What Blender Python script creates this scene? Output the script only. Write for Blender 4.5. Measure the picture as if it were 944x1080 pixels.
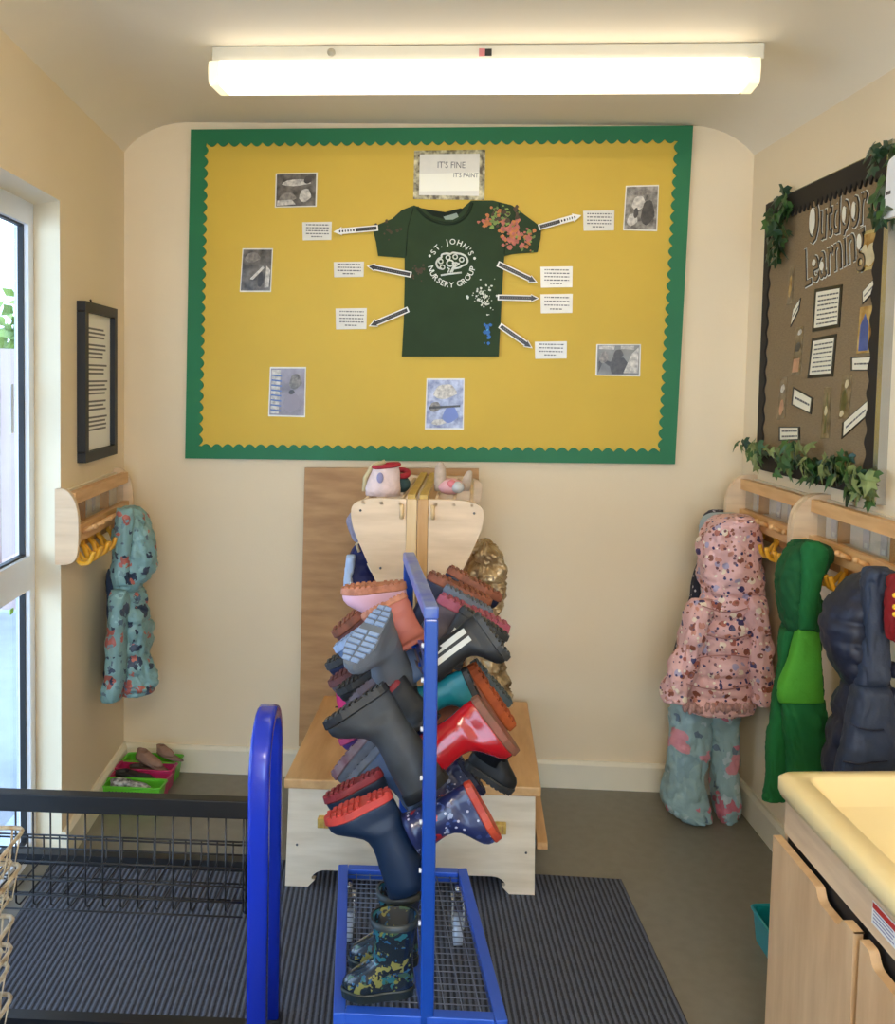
import bpy, math, random
from mathutils import Vector, Matrix, noise
PI=math.pi
def V(*a): return Vector(a)
C=bpy.context.scene.collection
for o in list(bpy.data.objects): bpy.data.objects.remove(o)
# ------------------------------------------------------------------ camera
FPX,PX,PY,EYE=945.,472.,450.,1.46
yaw,pitch,roll=[math.radians(a) for a in (3.46,3.05,1.15)]
AL,AB=math.radians(-1.33),math.radians(6.3)
cf=V(math.sin(yaw)*math.cos(pitch),math.cos(yaw)*math.cos(pitch),-math.sin(pitch))
r0=V(math.cos(yaw),-math.sin(yaw),0); u0=r0.cross(cf)
cr=math.cos(roll)*r0+math.sin(roll)*u0; cu=-math.sin(roll)*r0+math.cos(roll)*u0
CP=V(0,0,EYE)
cam=bpy.data.cameras.new('camera'); co=bpy.data.objects.new('camera',cam); C.objects.link(co)
M=Matrix((cr,cu,-cf)).transposed().to_4x4(); M.translation=CP; co.matrix_world=M
cam.sensor_fit='AUTO'; cam.sensor_width=36; cam.lens=FPX*36/1080; cam.shift_y=-90/1080; cam.clip_start=.02
bpy.context.scene.camera=co
# ------------------------------------------------------------------ light and exposure
sc=bpy.context.scene
sc.view_settings.view_transform='Standard'; sc.view_settings.look='None'; sc.view_settings.gamma=1
sc.view_settings.use_curve_mapping=False; sc.view_settings.exposure=1.6
w=bpy.data.worlds.new('daylight'); sc.world=w; w.use_nodes=True
bg=w.node_tree.nodes['Background']; bg.inputs[0].default_value=(.54,.74,1,1); bg.inputs[1].default_value=2.2
LAMP_FRONT,LAMP_REAR=1.25,15.0
# ------------------------------------------------------------------ pixel to world on real planes
def ray(x,y): return (x-PX)/FPX*cr-(y-PY)/FPX*cu+cf
def onz(x,y,z=0): d=ray(x,y); return CP+d*((z-EYE)/d.z)
def ony(x,y,Y): d=ray(x,y); return CP+d*(Y/d.y)
class Frame:
    def __init__(s,o,ex,n): s.o=Vector(o); s.ex=Vector(ex).normalized(); s.n=Vector(n).normalized(); s.up=V(0,0,1)
    def w(s,a,b,off=0): return s.o+s.ex*a+s.up*b+s.n*off
    def px(s,x,y,off=0):
        d=ray(x,y); t=((s.o+s.n*off-CP).dot(s.n))/d.dot(s.n); p=CP+d*t-s.o; return (p.dot(s.ex),p.z)
XR=1.225
FB=Frame(onz(640,831),(math.cos(AB),-math.sin(AB),0),(-math.sin(AB),-math.cos(AB),0))
FR=Frame((XR,3.0,0),(0,-1,0),(-1,0,0))
FL=Frame((-.975,3.3,0),(math.sin(AL),math.cos(AL),0),(math.cos(AL),-math.sin(AL),0))
def FY(Y): return Frame((0,Y,0),(1,0,0),(0,-1,0))
# ------------------------------------------------------------------ materials
def lin(c):
    return tuple(((v/255)/12.92 if v/255<=.04045 else ((v/255+.055)/1.055)**2.4) for v in c[:3])+(1,)
MATS={}
def newmat(name):
    m=bpy.data.materials.new(name); m.use_nodes=True; return m,m.node_tree.nodes,m.node_tree.links,m.node_tree.nodes['Principled BSDF']
def mat(name,col,rough=.6,metal=0,vary=.06,scale=8,bump=0,bscale=60,stretch=(1,1,1),coat=0,col2=None,spec=None,alpha=None,emit=None,trans=None,thin=None):
    if name in MATS: return MATS[name]
    m,N,L,b=newmat(name)
    tc=N.new('ShaderNodeTexCoord'); mp=N.new('ShaderNodeMapping'); mp.inputs['Scale'].default_value=stretch
    L.new(tc.outputs['Object'],mp.inputs[0])
    if emit is not None:
        b.inputs['Base Color'].default_value=lin(col); b.inputs['Emission Color'].default_value=lin(col); b.inputs['Emission Strength'].default_value=emit
    else:
        nz=N.new('ShaderNodeTexNoise'); nz.inputs['Scale'].default_value=scale; nz.inputs['Detail'].default_value=4
        L.new(mp.outputs[0],nz.inputs[0])
        c1=lin(col); c2=lin(col2) if col2 else tuple(v*(1-2.2*vary) for v in c1[:3])+(1,)
        rp=N.new('ShaderNodeValToRGB'); rp.color_ramp.elements[0].position=.3; rp.color_ramp.elements[1].position=.65
        rp.color_ramp.elements[0].color=c2; rp.color_ramp.elements[1].color=c1
        L.new(nz.outputs[0],rp.inputs[0]); L.new(rp.outputs[0],b.inputs['Base Color'])
    b.inputs['Roughness'].default_value=rough; b.inputs['Metallic'].default_value=metal
    if coat: b.inputs['Coat Weight'].default_value=coat; b.inputs['Coat Roughness'].default_value=.15
    if spec is not None: b.inputs['Specular IOR Level'].default_value=spec
    if trans: b.inputs['Transmission Weight'].default_value=trans
    if alpha is not None: b.inputs['Alpha'].default_value=alpha
    if bump:
        n2=N.new('ShaderNodeTexNoise'); n2.inputs['Scale'].default_value=bscale; L.new(mp.outputs[0],n2.inputs[0])
        bp=N.new('ShaderNodeBump'); bp.inputs['Strength'].default_value=bump; bp.inputs['Distance'].default_value=.004
        L.new(n2.outputs[0],bp.inputs['Height']); L.new(bp.outputs[0],b.inputs['Normal'])
    MATS[name]=m; return m
def spots(name,base,layers,rough=.6,bump=.3,warp=0,metal=0,coat=0,bscale=25):
    """printed fabric: layers of (scale, radius, [colours], warp)"""
    if name in MATS: return MATS[name]
    m,N,L,b=newmat(name); tc=N.new('ShaderNodeTexCoord'); cur=None
    for i,(s,thr,cols,wp) in enumerate(layers):
        src=tc.outputs['Object']
        if wp:
            nz=N.new('ShaderNodeTexNoise'); nz.inputs['Scale'].default_value=s*1.3; L.new(src,nz.inputs[0])
            vm=N.new('ShaderNodeVectorMath'); vm.operation='MULTIPLY_ADD'; vm.inputs[1].default_value=(wp,wp,wp)
            L.new(nz.outputs['Color'],vm.inputs[0]); L.new(src,vm.inputs[2]); src=vm.outputs[0]
        ad=N.new('ShaderNodeVectorMath'); ad.operation='ADD'; ad.inputs[1].default_value=(i*3.7,i*1.3,i*.77); L.new(src,ad.inputs[0])
        vo=N.new('ShaderNodeTexVoronoi'); vo.inputs['Scale'].default_value=s; L.new(ad.outputs[0],vo.inputs['Vector'])
        lt=N.new('ShaderNodeMath'); lt.operation='LESS_THAN'; lt.inputs[1].default_value=thr; L.new(vo.outputs['Distance'],lt.inputs[0])
        sp=N.new('ShaderNodeSeparateColor'); L.new(vo.outputs['Color'],sp.inputs[0])
        rp=N.new('ShaderNodeValToRGB'); rp.color_ramp.interpolation='CONSTANT'
        el=rp.color_ramp.elements
        while len(el)<len(cols): el.new(.5)
        while len(el)>max(1,len(cols)): el.remove(el[-1])
        for k,c in enumerate(cols): el[k].position=k/len(cols); el[k].color=lin(c)
        L.new(sp.outputs[0],rp.inputs[0])
        mx=N.new('ShaderNodeMix'); mx.data_type='RGBA'
        L.new(lt.outputs[0],mx.inputs[0]); L.new(rp.outputs[0],mx.inputs[7])
        if cur is None: mx.inputs[6].default_value=lin(base)
        else: L.new(cur,mx.inputs[6])
        cur=mx.outputs[2]
    L.new(cur,b.inputs['Base Color']); b.inputs['Roughness'].default_value=rough; b.inputs['Metallic'].default_value=metal
    if coat: b.inputs['Coat Weight'].default_value=coat
    if bump:
        n2=N.new('ShaderNodeTexNoise'); n2.inputs['Scale'].default_value=bscale; n2.inputs['Detail'].default_value=3; L.new(tc.outputs['Object'],n2.inputs[0])
        bp=N.new('ShaderNodeBump'); bp.inputs['Strength'].default_value=bump; bp.inputs['Distance'].default_value=.01
        L.new(n2.outputs[0],bp.inputs['Height']); L.new(bp.outputs[0],b.inputs['Normal'])
    MATS[name]=m; return m
def wood(name,c1,c2,scale=6,stretch=(1,1,9),rough=.45):
    return mat(name,c1,rough,0,scale=scale,stretch=stretch,col2=c2,bump=.08,bscale=30)
W_WALL=mat('magnolia_wall_paint',(237,217,182),.7,vary=.02,scale=1.6,bump=.12,bscale=180)
W_CEIL=mat('ceiling_paint',(238,225,200),.8,vary=.02,scale=2)
W_SKIRT=mat('cream_gloss_trim',(236,226,200),.35,vary=.02)
M_LINO=mat('grey_brown_lino',(132,126,112),.42,vary=.05,scale=30)
M_UPVC=mat('white_upvc',(232,234,238),.35,vary=.01)
def ribmat():
    m,N,L,b=newmat('ribbed_blue_grey_matting'); tc=N.new('ShaderNodeTexCoord'); sp=N.new('ShaderNodeSeparateXYZ'); L.new(tc.outputs['Object'],sp.inputs[0])
    mu=N.new('ShaderNodeMath'); mu.operation='MULTIPLY'; mu.inputs[1].default_value=2*PI/.0142; L.new(sp.outputs[0],mu.inputs[0])
    si=N.new('ShaderNodeMath'); si.operation='SINE'; L.new(mu.outputs[0],si.inputs[0])
    nz=N.new('ShaderNodeTexNoise'); nz.inputs['Scale'].default_value=170; L.new(tc.outputs['Object'],nz.inputs[0])
    ad=N.new('ShaderNodeMath'); ad.operation='MULTIPLY_ADD'; ad.inputs[1].default_value=1.6; L.new(nz.outputs[0],ad.inputs[0]); L.new(si.outputs[0],ad.inputs[2])
    rp=N.new('ShaderNodeValToRGB'); rp.color_ramp.elements[0].position=.35; rp.color_ramp.elements[1].position=.95
    rp.color_ramp.elements[0].color=lin((42,45,54)); rp.color_ramp.elements[1].color=lin((90,95,108))
    L.new(ad.outputs[0],rp.inputs[0]); L.new(rp.outputs[0],b.inputs['Base Color']); b.inputs['Roughness'].default_value=.75
    bp=N.new('ShaderNodeBump'); bp.inputs['Strength'].default_value=.45; bp.inputs['Distance'].default_value=.004
    L.new(ad.outputs[0],bp.inputs['Height']); L.new(bp.outputs[0],b.inputs['Normal']); return m
M_RIB=ribmat()
BIRCH=wood('birch_plywood',(230,202,166),(210,180,144),5,(1,1,7))
BIRCH_TOP=wood('beech_seat_board',(222,176,118),(203,152,96),5,(6,1,6))
BEECH=wood('beech_rail',(226,178,120),(205,152,96),6,(7,1,7))
BEECHD=wood('beech_rail_dark',(190,138,82),(168,118,66),6,(9,9,1))
YPINE=wood('yellow_pine_rail',(206,170,84),(180,142,60),8,(9,1,9))
PLY=wood('brown_hardboard_ply',(196,152,102),(168,124,78),4,(1.5,1,7),.6)
BLUE=mat('blue_painted_steel',(22,52,190),.25,vary=.02,coat=.6)
BLUE2=mat('royal_blue_steel',(18,72,172),.28,vary=.03,coat=.5)
BLUEL=mat('mid_blue_steel',(42,92,205),.4,vary=.03,coat=.3)
BLACK=mat('black_steel',(16,16,18),.4,vary=.02)
BLACKP=mat('black_plastic',(24,24,26),.5,vary=.02)
WHITE=mat('white_plastic',(238,238,236),.35,vary=.01)
CREAMW=mat('cream_coated_wire',(206,196,172),.4,vary=.1,scale=60,col2=(150,128,96))
GREYW=mat('grey_galvanised_wire',(120,130,150),.35,metal=.5)
SILVER=mat('silver_metal',(190,190,188),.25,metal=.9)
HOOKY=mat('yellow_plastic_hook',(240,176,48),.3,vary=.03,coat=.4)
PAPERW=mat('white_paper',(240,236,226),.5,vary=.01)
LAMI=mat('laminated_white_card',(232,226,212),.22,vary=.03,scale=30,bump=.3,bscale=12)
INK=mat('grey_print_ink',(96,92,92),.4,vary=.1)
BINK=mat('black_print_ink',(26,22,22),.35,vary=.05)
GREENB=mat('green_border_card',(20,116,68),.55,vary=.05,scale=3)
YELLOWP=mat('yellow_backing_paper',(216,178,58),.6,vary=.03,scale=3,bump=1,bscale=6)
# ------------------------------------------------------------------ mesh builder
def world(o):
    m=o.matrix_basis.copy()
    while o.parent: o=o.parent; m=o.matrix_basis@m
    return m
class MB:
    def __init__(s): s.v=[]; s.f=[]; s.m=[]; s.sm=[]
    def add(s,vs,fs,mi=0,sm=False):
        b=len(s.v); s.v+= [Vector(p) for p in vs]
        for f in fs: s.f.append([b+i for i in f]); s.m.append(mi); s.sm.append(sm)
    def box(s,c,d,R=None,mi=0):
        c=Vector(c); R=R or Matrix.Identity(3)
        vs=[c+R@V(x*d[0]/2,y*d[1]/2,z*d[2]/2) for x in(-1,1) for y in(-1,1) for z in(-1,1)]
        s.add(vs,[(0,1,3,2),(4,6,7,5),(0,4,5,1),(2,3,7,6),(0,2,6,4),(1,5,7,3)],mi); return s
    def bar(s,a,b,w,h,up=V(0,0,1),mi=0):
        a=Vector(a);b=Vector(b); d=b-a; L=d.length; d.normalize(); side=d.cross(up)
        if side.length<1e-4: side=d.cross(V(0,1,0))
        side.normalize(); u=side.cross(d); R=Matrix((d,side,u)).transposed()
        return s.box((a+b)/2,(L,w,h),R,mi)
    def prism(s,pts,fr,o0,o1,mi=0,sm=False):
        n=len(pts); a=[fr.w(x,y,o0) for x,y in pts]; b=[fr.w(x,y,o1) for x,y in pts]
        s.add(a+b,[tuple(range(n-1,-1,-1)),tuple(range(n,2*n))],mi)
        s.add(a+b,[(i,(i+1)%n,n+(i+1)%n,n+i) for i in range(n)],mi,sm); return s
    def rect(s,fr,x0,y0,x1,y1,o0,o1,mi=0): return s.prism([(x0,y0),(x1,y0),(x1,y1),(x0,y1)],fr,o0,o1,mi)
    def loft(s,rings,mi=0,cap=(1,1),sm=True,close=True):
        n=len(rings[0]); vs=[p for r in rings for p in r]; fs=[]
        for i in range(len(rings)-1):
            for j in range(n if close else n-1):
                k=(j+1)%n; fs.append((i*n+j,i*n+k,(i+1)*n+k,(i+1)*n+j))
        if cap[0]: fs.append(tuple(range(n-1,-1,-1)))
        if cap[1]: fs.append(tuple((len(rings)-1)*n+j for j in range(n)))
        s.add(vs,fs,mi,sm); return s
    def tube(s,pts,r,seg=8,mi=0,closed=False):
        pts=[Vector(p) for p in pts]; n=len(pts); rings=[]; pu=None
        for i,p in enumerate(pts):
            a=pts[i-1] if (i or closed) else p; b=pts[(i+1)%n] if (i<n-1 or closed) else p
            d=(b-a).normalized()
            if pu is None: pu=d.orthogonal().normalized()
            u=(pu-d*pu.dot(d)); u=u.normalized() if u.length>1e-5 else d.orthogonal().normalized(); pu=u; q=d.cross(u)
            rr=r[i] if isinstance(r,(list,tuple)) else r
            rings.append([p+rr*(math.cos(2*PI*k/seg)*u+math.sin(2*PI*k/seg)*q) for k in range(seg)])
        if closed: rings.append(rings[0]); return s.loft(rings,mi,(0,0))
        return s.loft(rings,mi)
    def ball(s,c,r,mi=0,seg=14,rows=9,R=None):
        c=Vector(c); r=r if isinstance(r,(tuple,list)) else (r,r,r); R=R or Matrix.Identity(3)
        rings=[]
        for i in range(rows):
            t=.02+(PI-.04)*i/(rows-1)
            rings.append([c+R@V(r[0]*math.sin(t)*math.cos(2*PI*k/seg),r[1]*math.sin(t)*math.sin(2*PI*k/seg),r[2]*math.cos(t)) for k in range(seg)])
        return s.loft(rings,mi)
    def mesh(s,mesh,Mx,mi=0):
        s.add([Mx@v.co for v in mesh.vertices],[tuple(p.vertices) for p in mesh.polygons],mi)
        return s
    def build(s,name,mats,parent=None,local=False,bevel=0,origin=None,xf=None):
        me=bpy.data.meshes.new(name); vs=[p.copy() for p in s.v]
        if xf: vs=[xf@p for p in vs]
        o=bpy.data.objects.new(name,me)
        if parent:
            o.parent=parent
            if not local: Mi=world(parent).inverted(); vs=[Mi@p for p in vs]
        elif not local:
            if origin is None:
                xs=[p.x for p in vs]; ys=[p.y for p in vs]; origin=V((min(xs)+max(xs))/2,(min(ys)+max(ys))/2,min(p.z for p in vs))
            o.location=origin; vs=[p-Vector(origin) for p in vs]
        me.from_pydata(vs,[],s.f)
        for m in (mats if isinstance(mats,(list,tuple)) else [mats]): me.materials.append(m)
        for p,mi,sm in zip(me.polygons,s.m,s.sm): p.material_index=mi; p.use_smooth=sm
        C.objects.link(o)
        me.update()
        import bmesh
        bm=bmesh.new(); bm.from_mesh(me); bmesh.ops.recalc_face_normals(bm,faces=bm.faces); bm.to_mesh(me); bm.free()
        if bevel:
            b=o.modifiers.new('bevel','BEVEL'); b.width=bevel; b.segments=2; b.limit_method='ANGLE'
        return o
def tag(o,label,cat,group=None,kind=None):
    if label: o['label']=label
    if cat: o['category']=cat
    if group: o['group']=group
    if kind: o['kind']=kind
    return o
def thing(name,label,cat,loc=(0,0,0),group=None,M=None):
    o=bpy.data.objects.new(name,None); C.objects.link(o); o.empty_display_size=.05
    if M is not None: o.matrix_basis=M
    else: o.location=loc
    return tag(o,label,cat,group)
def struct(mb,name,m,**k): return tag(mb.build(name,m,**k),None,None,kind='structure')
def text(s,offset=0):
    cu_=bpy.data.curves.new('glyphs','FONT'); cu_.body=s; cu_.offset=offset; cu_.resolution_u=3
    o=bpy.data.objects.new('glyphs',cu_); C.objects.link(o); bpy.context.view_layer.update()
    me=bpy.data.meshes.new_from_object(o.evaluated_get(bpy.context.evaluated_depsgraph_get()))
    bpy.data.objects.remove(o); bpy.data.curves.remove(cu_); return me
def frame_M(fr,a,b,off,sx,sy,rot=0):
    """matrix taking text xy to the plane of fr"""
    X=fr.ex*math.cos(rot)+fr.up*math.sin(rot); Y=-fr.ex*math.sin(rot)+fr.up*math.cos(rot)
    m=Matrix((X*sx,Y*sy,fr.n)).transposed().to_4x4(); m.translation=fr.w(a,b,off); return m
def smoothrows(rows,n):
    """catmull-rom through rows of numbers"""
    out=[]; k=len(rows)
    for i in range(k-1):
        p0,p1,p2,p3=rows[max(i-1,0)],rows[i],rows[i+1],rows[min(i+2,k-1)]
        for j in range(n):
            t=j/n
            out.append([.5*((2*b)+(-a+c)*t+(2*a-5*b+4*c-d)*t*t+(-a+3*b-3*c+d)*t**3) for a,b,c,d in zip(p0,p1,p2,p3)])
    out.append(list(rows[-1])); return out
def cloth(rows,Y,th,name,m,parent,n=7,seg=64,quilt=0,amp=.12,wr=.006,ws=14,fold=0,fn=5,ex=2.4,taper=1,seed=0,hollow=False):
    """hanging garment piece: rows (y_px, x_left_px, x_right_px[, dY]) traced at distance Y, real thickness th"""
    rr=[tuple(r)+(0,)*(4-len(r)) for r in rows]; S=smoothrows(rr,n); rings=[]; N=len(S)
    for i,(y,xl,xr,dy) in enumerate(S):
        a=ony(xl,y,Y+dy); b=ony(xr,y,Y+dy); c=(a+b)/2; hw=max((b-a).length/2,.002)
        t=i/(N-1); e=min(1,(min(t,1-t)*8+.12))**.5 if taper else 1
        hd=th/2*e*min(1,hw/(th*.35)+.15)
        q=1
        if quilt: q=1-1.7*amp*(1-abs(math.sin(PI*c.z/quilt+seed))**.55)
        ring=[]
        for k in range(seg):
            an=2*PI*k/seg; ca,sa=math.cos(an),math.sin(an)
            x=math.copysign(abs(ca)**(2/ex),ca)*hw; yy=math.copysign(abs(sa)**(2/ex),sa)*hd
            f=1+fold*math.sin(fn*an+seed+c.z*3)
            p=c+V(x*(1-(1-q)*.5),yy*q*f,0)
            n1=noise.noise(V(p.x*ws,p.y*ws,p.z*ws*.75)+V(seed*3.1,seed,0)); n2=noise.noise(V(p.x*ws*2.2+p.z*14,p.y*ws*2.2,p.z*ws*1.6)+V(seed,5,0))
            nn=n1*wr*1.3-(max(0,.22-abs(n2))/.22)**2*wr*.9+noise.noise(p*ws*5)*wr*.25
            dirv=V(ca,sa,0); ring.append(p+dirv*nn)
        rings.append(ring)
    mb=MB(); mb.loft(rings,0); o=mb.build(name,m,parent); return o
def arcpts(c,r,a0,a1,n): return [(c[0]+r*math.cos(a0+(a1-a0)*i/n),c[1]+r*math.sin(a0+(a1-a0)*i/n)) for i in range(n+1)]
def roundpoly(pts,r,n=5):
    out=[]; k=len(pts)
    for i in range(k):
        p=Vector(pts[i]).to_2d() if len(pts[i])>2 else Vector(pts[i]); a=Vector(pts[i-1]); b=Vector(pts[(i+1)%k])
        rr=r[i] if isinstance(r,(list,tuple)) else r
        if rr<=0: out.append(tuple(p)); continue
        da=(a-p); db=(b-p); ra=min(rr,da.length*.49); rb=min(rr,db.length*.49)
        q0=p+da.normalized()*ra; q1=p+db.normalized()*rb
        for j in range(n+1):
            t=j/n; out.append(tuple((1-t)**2*q0+2*t*(1-t)*p+t*t*q1))
    return out
random.seed(4)
# ================================================================== SETTING
YR=-1.7
def wall_pt(fr,a): return fr.w(a,0)
cL=FL.w(0.012,0); cR=V(XR,FB.o.y-(XR-FB.o.x)*math.tan(AB),0); cL=V(-.974,FB.o.y-(-.974-FB.o.x)*math.tan(AB),0)
xLr=-.975+(YR-3.3)*math.tan(AL)      # left wall x at the rear
XD=-1.20                               # outer face of left wall
b=MB(); b.add([(XD+.06,YR,0),(XR+.1,YR,0),(XR+.1,3.6,0),(XD+.06,3.6,0),(XD+.06,YR,-.06),(XR+.1,YR,-.06),(XR+.1,3.6,-.06),(XD+.06,3.6,-.06)],[(0,1,2,3),(4,7,6,5),(0,4,5,1),(1,5,6,2),(2,6,7,3),(3,7,4,0)])
struct(b,'floor',M_LINO)
b=MB(); b.prism([(-1.90,-.02),(.8,-.02),(.8,2.6),(-1.90,2.6)],FB,-.12,0); struct(b,'wall_back',W_WALL)
b=MB(); b.box((XR+.06,(YR+3.3)/2,1.3),(.12,3.3-YR+.4,2.64)); struct(b,'wall_right',W_WALL)
b=MB(); WX0,WX1,WZ0,WZ1=-.78,1.05,.12,2.02
b.box(((-1.3+WX0)/2,YR-.06,1.3),(WX0+1.3,.12,2.64)); b.box(((WX1+1.3)/2,YR-.06,1.3),(1.3-WX1,.12,2.64)); b.box(((WX0+WX1)/2,YR-.06,(WZ1+2.62)/2),(WX1-WX0,.12,2.62-WZ1)); b.box(((WX0+WX1)/2,YR-.06,WZ0/2),(WX1-WX0,.12,WZ0)); struct(b,'wall_rear',W_WALL)
b=MB()
for x in (WX0+.03,(WX0+WX1)/2,WX1-.03): b.box((x,YR-.06,(WZ0+WZ1)/2),(.06,.06,WZ1-WZ0))
for z in (WZ0+.03,WZ1-.03): b.box(((WX0+WX1)/2,YR-.06,z),(WX1-WX0,.06,.06))
struct(b,'window_1',M_UPVC)
# left wall with door opening: far jamb splayed
dz=1.945; yA,yB=1.05,2.645
fA=-(3.3-yA)/math.cos(AL); fB=-(3.3-yB)/math.cos(AL); fE=-(3.3-YR)/math.cos(AL)
b=MB()
def lw(a0,a1,z0,z1,sp0=0,sp1=0):
    q=[FL.w(a0,z0,0),FL.w(a1,z0,0),FL.w(a1,z1,0),FL.w(a0,z1,0),FL.w(a0+sp0,z0,-.14),FL.w(a1+sp1,z0,-.14),FL.w(a1+sp1,z1,-.14),FL.w(a0+sp0,z1,-.14)]
    b.add(q,[(0,1,2,3),(7,6,5,4),(0,4,5,1),(1,5,6,2),(2,6,7,3),(3,7,4,0)])
lw(fB,.10,0,2.64,.105,0); lw(fE-.1,fA,0,2.64,0,0); lw(fA,fB,dz,2.64,0,.105)
struct(b,'wall_left',W_WALL)
# coved ceiling, extruded along y
prof=[]
xl,xr=-.99,XR+.02
for t in range(11):
    a=PI/2*t/10; prof.append((xl-.03+.27*(1-math.cos(a)) ,2.115+.235*math.sin(a)))
for t in range(11):
    a=PI/2*(1-t/10); prof.append((xr+.03-.27*(1-math.cos(a)),2.115+.235*math.sin(a)))
cp=[(xl-.15,2.06)]+prof+[(xr+.15,2.06),(xr+.15,2.62),(xl-.15,2.62)]
b=MB(); n=len(cp)
v0=[V(x,YR-.02,z) for x,z in cp]; v1=[V(x,3.34-(x-xl)*.11,z) for x,z in cp]
b.add(v0+v1,[tuple(range(n)),tuple(range(2*n-1,n-1,-1))]); b.add(v0+v1,[(i,(i+1)%n,n+(i+1)%n,n+i) for i in range(n)],0,True)
ce=struct(b,'ceiling',W_CEIL)
for p in ce.data.polygons:
    p.use_smooth=abs(p.normal.y)<.5
def skirting(fr,a0,a1,name,h=.098,t=.018):
    b=MB(); P=[(0,0),(t,0),(t,h-.012),(t*.55,h),(0,h)]
    A=[fr.w(a0,z,o-.0005) for o,z in P]; B=[fr.w(a1,z,o-.0005) for o,z in P]; n=len(P)
    b.add(A+B,[tuple(range(n)),tuple(range(2*n-1,n-1,-1))]+[(i,(i+1)%n,n+(i+1)%n,n+i) for i in range(n)])
    struct(b,name,W_SKIRT)
aR=(cR-FB.o).dot(FB.ex); aLf=(cL-FB.o).dot(FB.ex)
skirting(FB,aLf,aR,'baseboard_back')
skirting(FR,3.0-cR.y,3.0-YR,'baseboard_right')
skirting(FL,fB,.04,'baseboard_left')
# door / glazed screen in the left wall
def dpt(a,z,off): return FL.w(a,z,off)
b=MB()
def fr_bar(a0,a1,z0,z1,o0=-.14,o1=-.10,mi=0): b.prism([(a0,z0),(a1,z0),(a1,z1),(a0,z1)],FL,o0,o1,mi)
jF=fB+.105; D0=fB+.07
fr_bar(fB+.035,jF,0,dz); fr_bar(fA,fA+.07,0,dz); fr_bar(fA+.07,fB+.035,dz-.065,dz); fr_bar(fA+.07,fB+.035,0,.05)
G1=fB+.035; G0=G1-.31
fr_bar(G0-.11,G0,.05,dz-.065); fr_bar(G0,G1,.815,.915)
fr_bar(fA+.07,G0-.11,.815,.915)
door=struct(b,'door_1',M_UPVC)
b=MB()
for a,z0,z1 in ((G1-.006,.05,.815),(G1-.006,.915,dz-.065),(G0,.05,.815),(G0,.915,dz-.065)): fr_bar(a,a+.006,z0,z1,-.128,-.112)
for z in (.05,.809,.915,dz-.071): fr_bar(G0,G1,z,z+.006,-.128,-.112)
b.build('glazing_gasket',BLACKP,door)
GLASS=bpy.data.materials.new('clear_glass'); GLASS.use_nodes=True
_n=GLASS.node_tree.nodes; _l=GLASS.node_tree.links; _n.remove(_n['Principled BSDF'])
_t=_n.new('ShaderNodeBsdfTransparent'); _t.inputs[0].default_value=(.93,.96,.98,1); _g=_n.new('ShaderNodeBsdfGlossy'); _g.inputs['Roughness'].default_value=.03
_x=_n.new('ShaderNodeMixShader'); _x.inputs[0].default_value=.07
_l.new(_t.outputs[0],_x.inputs[1]); _l.new(_g.outputs[0],_x.inputs[2]); _l.new(_x.outputs[0],_n['Material Output'].inputs[0])
b=MB()
for a0,a1 in ((G0+.012,G1-.012),(fA+.07,G0-.11)):
    for z0,z1 in ((.062,.803),(.929,dz-.077)): fr_bar(a0,a1,z0,z1,-.134,-.130)
b.build('glass_pane',GLASS,door)
b=MB(); fr_bar(G1-.075,G1-.05,.76,.775,-.129,-.127); fr_bar(G1-.06,G1-.04,1.28,1.42,-.129,-.127,1)
b.build('window_sticker',[mat('lime_sticker',(170,225,90),.5),mat('white_sticker',(220,225,235),.5)],door)
# outside the door
b=MB(); b.box((-4.2,3.4,-.08),(5.9,9.4,.1)); struct(b,'ground',mat('grey_paving',(170,178,192),.8,scale=5,vary=.10))
b=MB()
for i in range(40):
    b.box((-6.2+i*.125,5.6,.79),(.115,.02,1.6))
for z in (.3,1.3): b.box((-3.7,5.64,z),(5.1,.03,.08))
tag(b.build('garden_fence',wood('weathered_pink_brown_board',(214,190,186),(186,158,152),3,(1,1,.3),.8)),'pinkish brown vertical board fence outside the glazed door','fence')
b=MB()
for i in range(500):
    a=random.random()*2*PI; p=V(-2.75+random.gauss(0,.28),6.5+random.gauss(0,.2),1.62+random.gauss(0,.14)); q=V(random.uniform(-1,1),random.uniform(-1,1),random.uniform(-1,1)).normalized()*.06; s=q.orthogonal().normalized()*.035
    b.add([p-q,p+s,p+q,p-s],[(0,1,2,3)])
b.tube([(-2.75,6.5,-.03),(-2.76,6.5,.8),(-2.75,6.5,1.6)],.03)
tag(b.build('garden_shrub',mat('pale_green_leaf',(132,160,70),.6,vary=.3,scale=6)),'pale green leafy shrub seen through the door glass','shrub')
b=MB(); b.box((-2.75,1.2,2.42),(2.95,7.6,.05)); tag(b.build('sky_blocking_canopy',mat('grey_blocker_sheet',(120,126,136),.6)),'grey canopy roof sheet over the paving outside the door','canopy')  # added sheet, cuts the sky light falling on the door side
b=MB(); b.box((-1.95,4.3,1.12),(.09,.09,2.3)); b.box((-2.9,4.3,2.32),(2.4,.08,.12)); b.box((-3.9,4.3,1.12),(.09,.09,2.3))
tag(b.build('garden_pergola',M_UPVC),'white pergola frame standing between the door and fence','pergola')
# ================================================================== MATTING
b=MB(); p=[onz(655,930),onz(728,1080)]
q=[(-.99,2.728),(.688,2.513),(.703,.2),(-.93,.2)]
b.add([V(x,y,.0005) for x,y in q]+[V(x,y,.008) for x,y in q],[(0,1,2,3),(7,6,5,4),(0,4,5,1),(1,5,6,2),(2,6,7,3),(3,7,4,0)])
tag(b.build('entrance_mat',M_RIB,origin=(0,1.5,0)),'large ribbed blue-grey entrance mat laid over the floor','mat')
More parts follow.
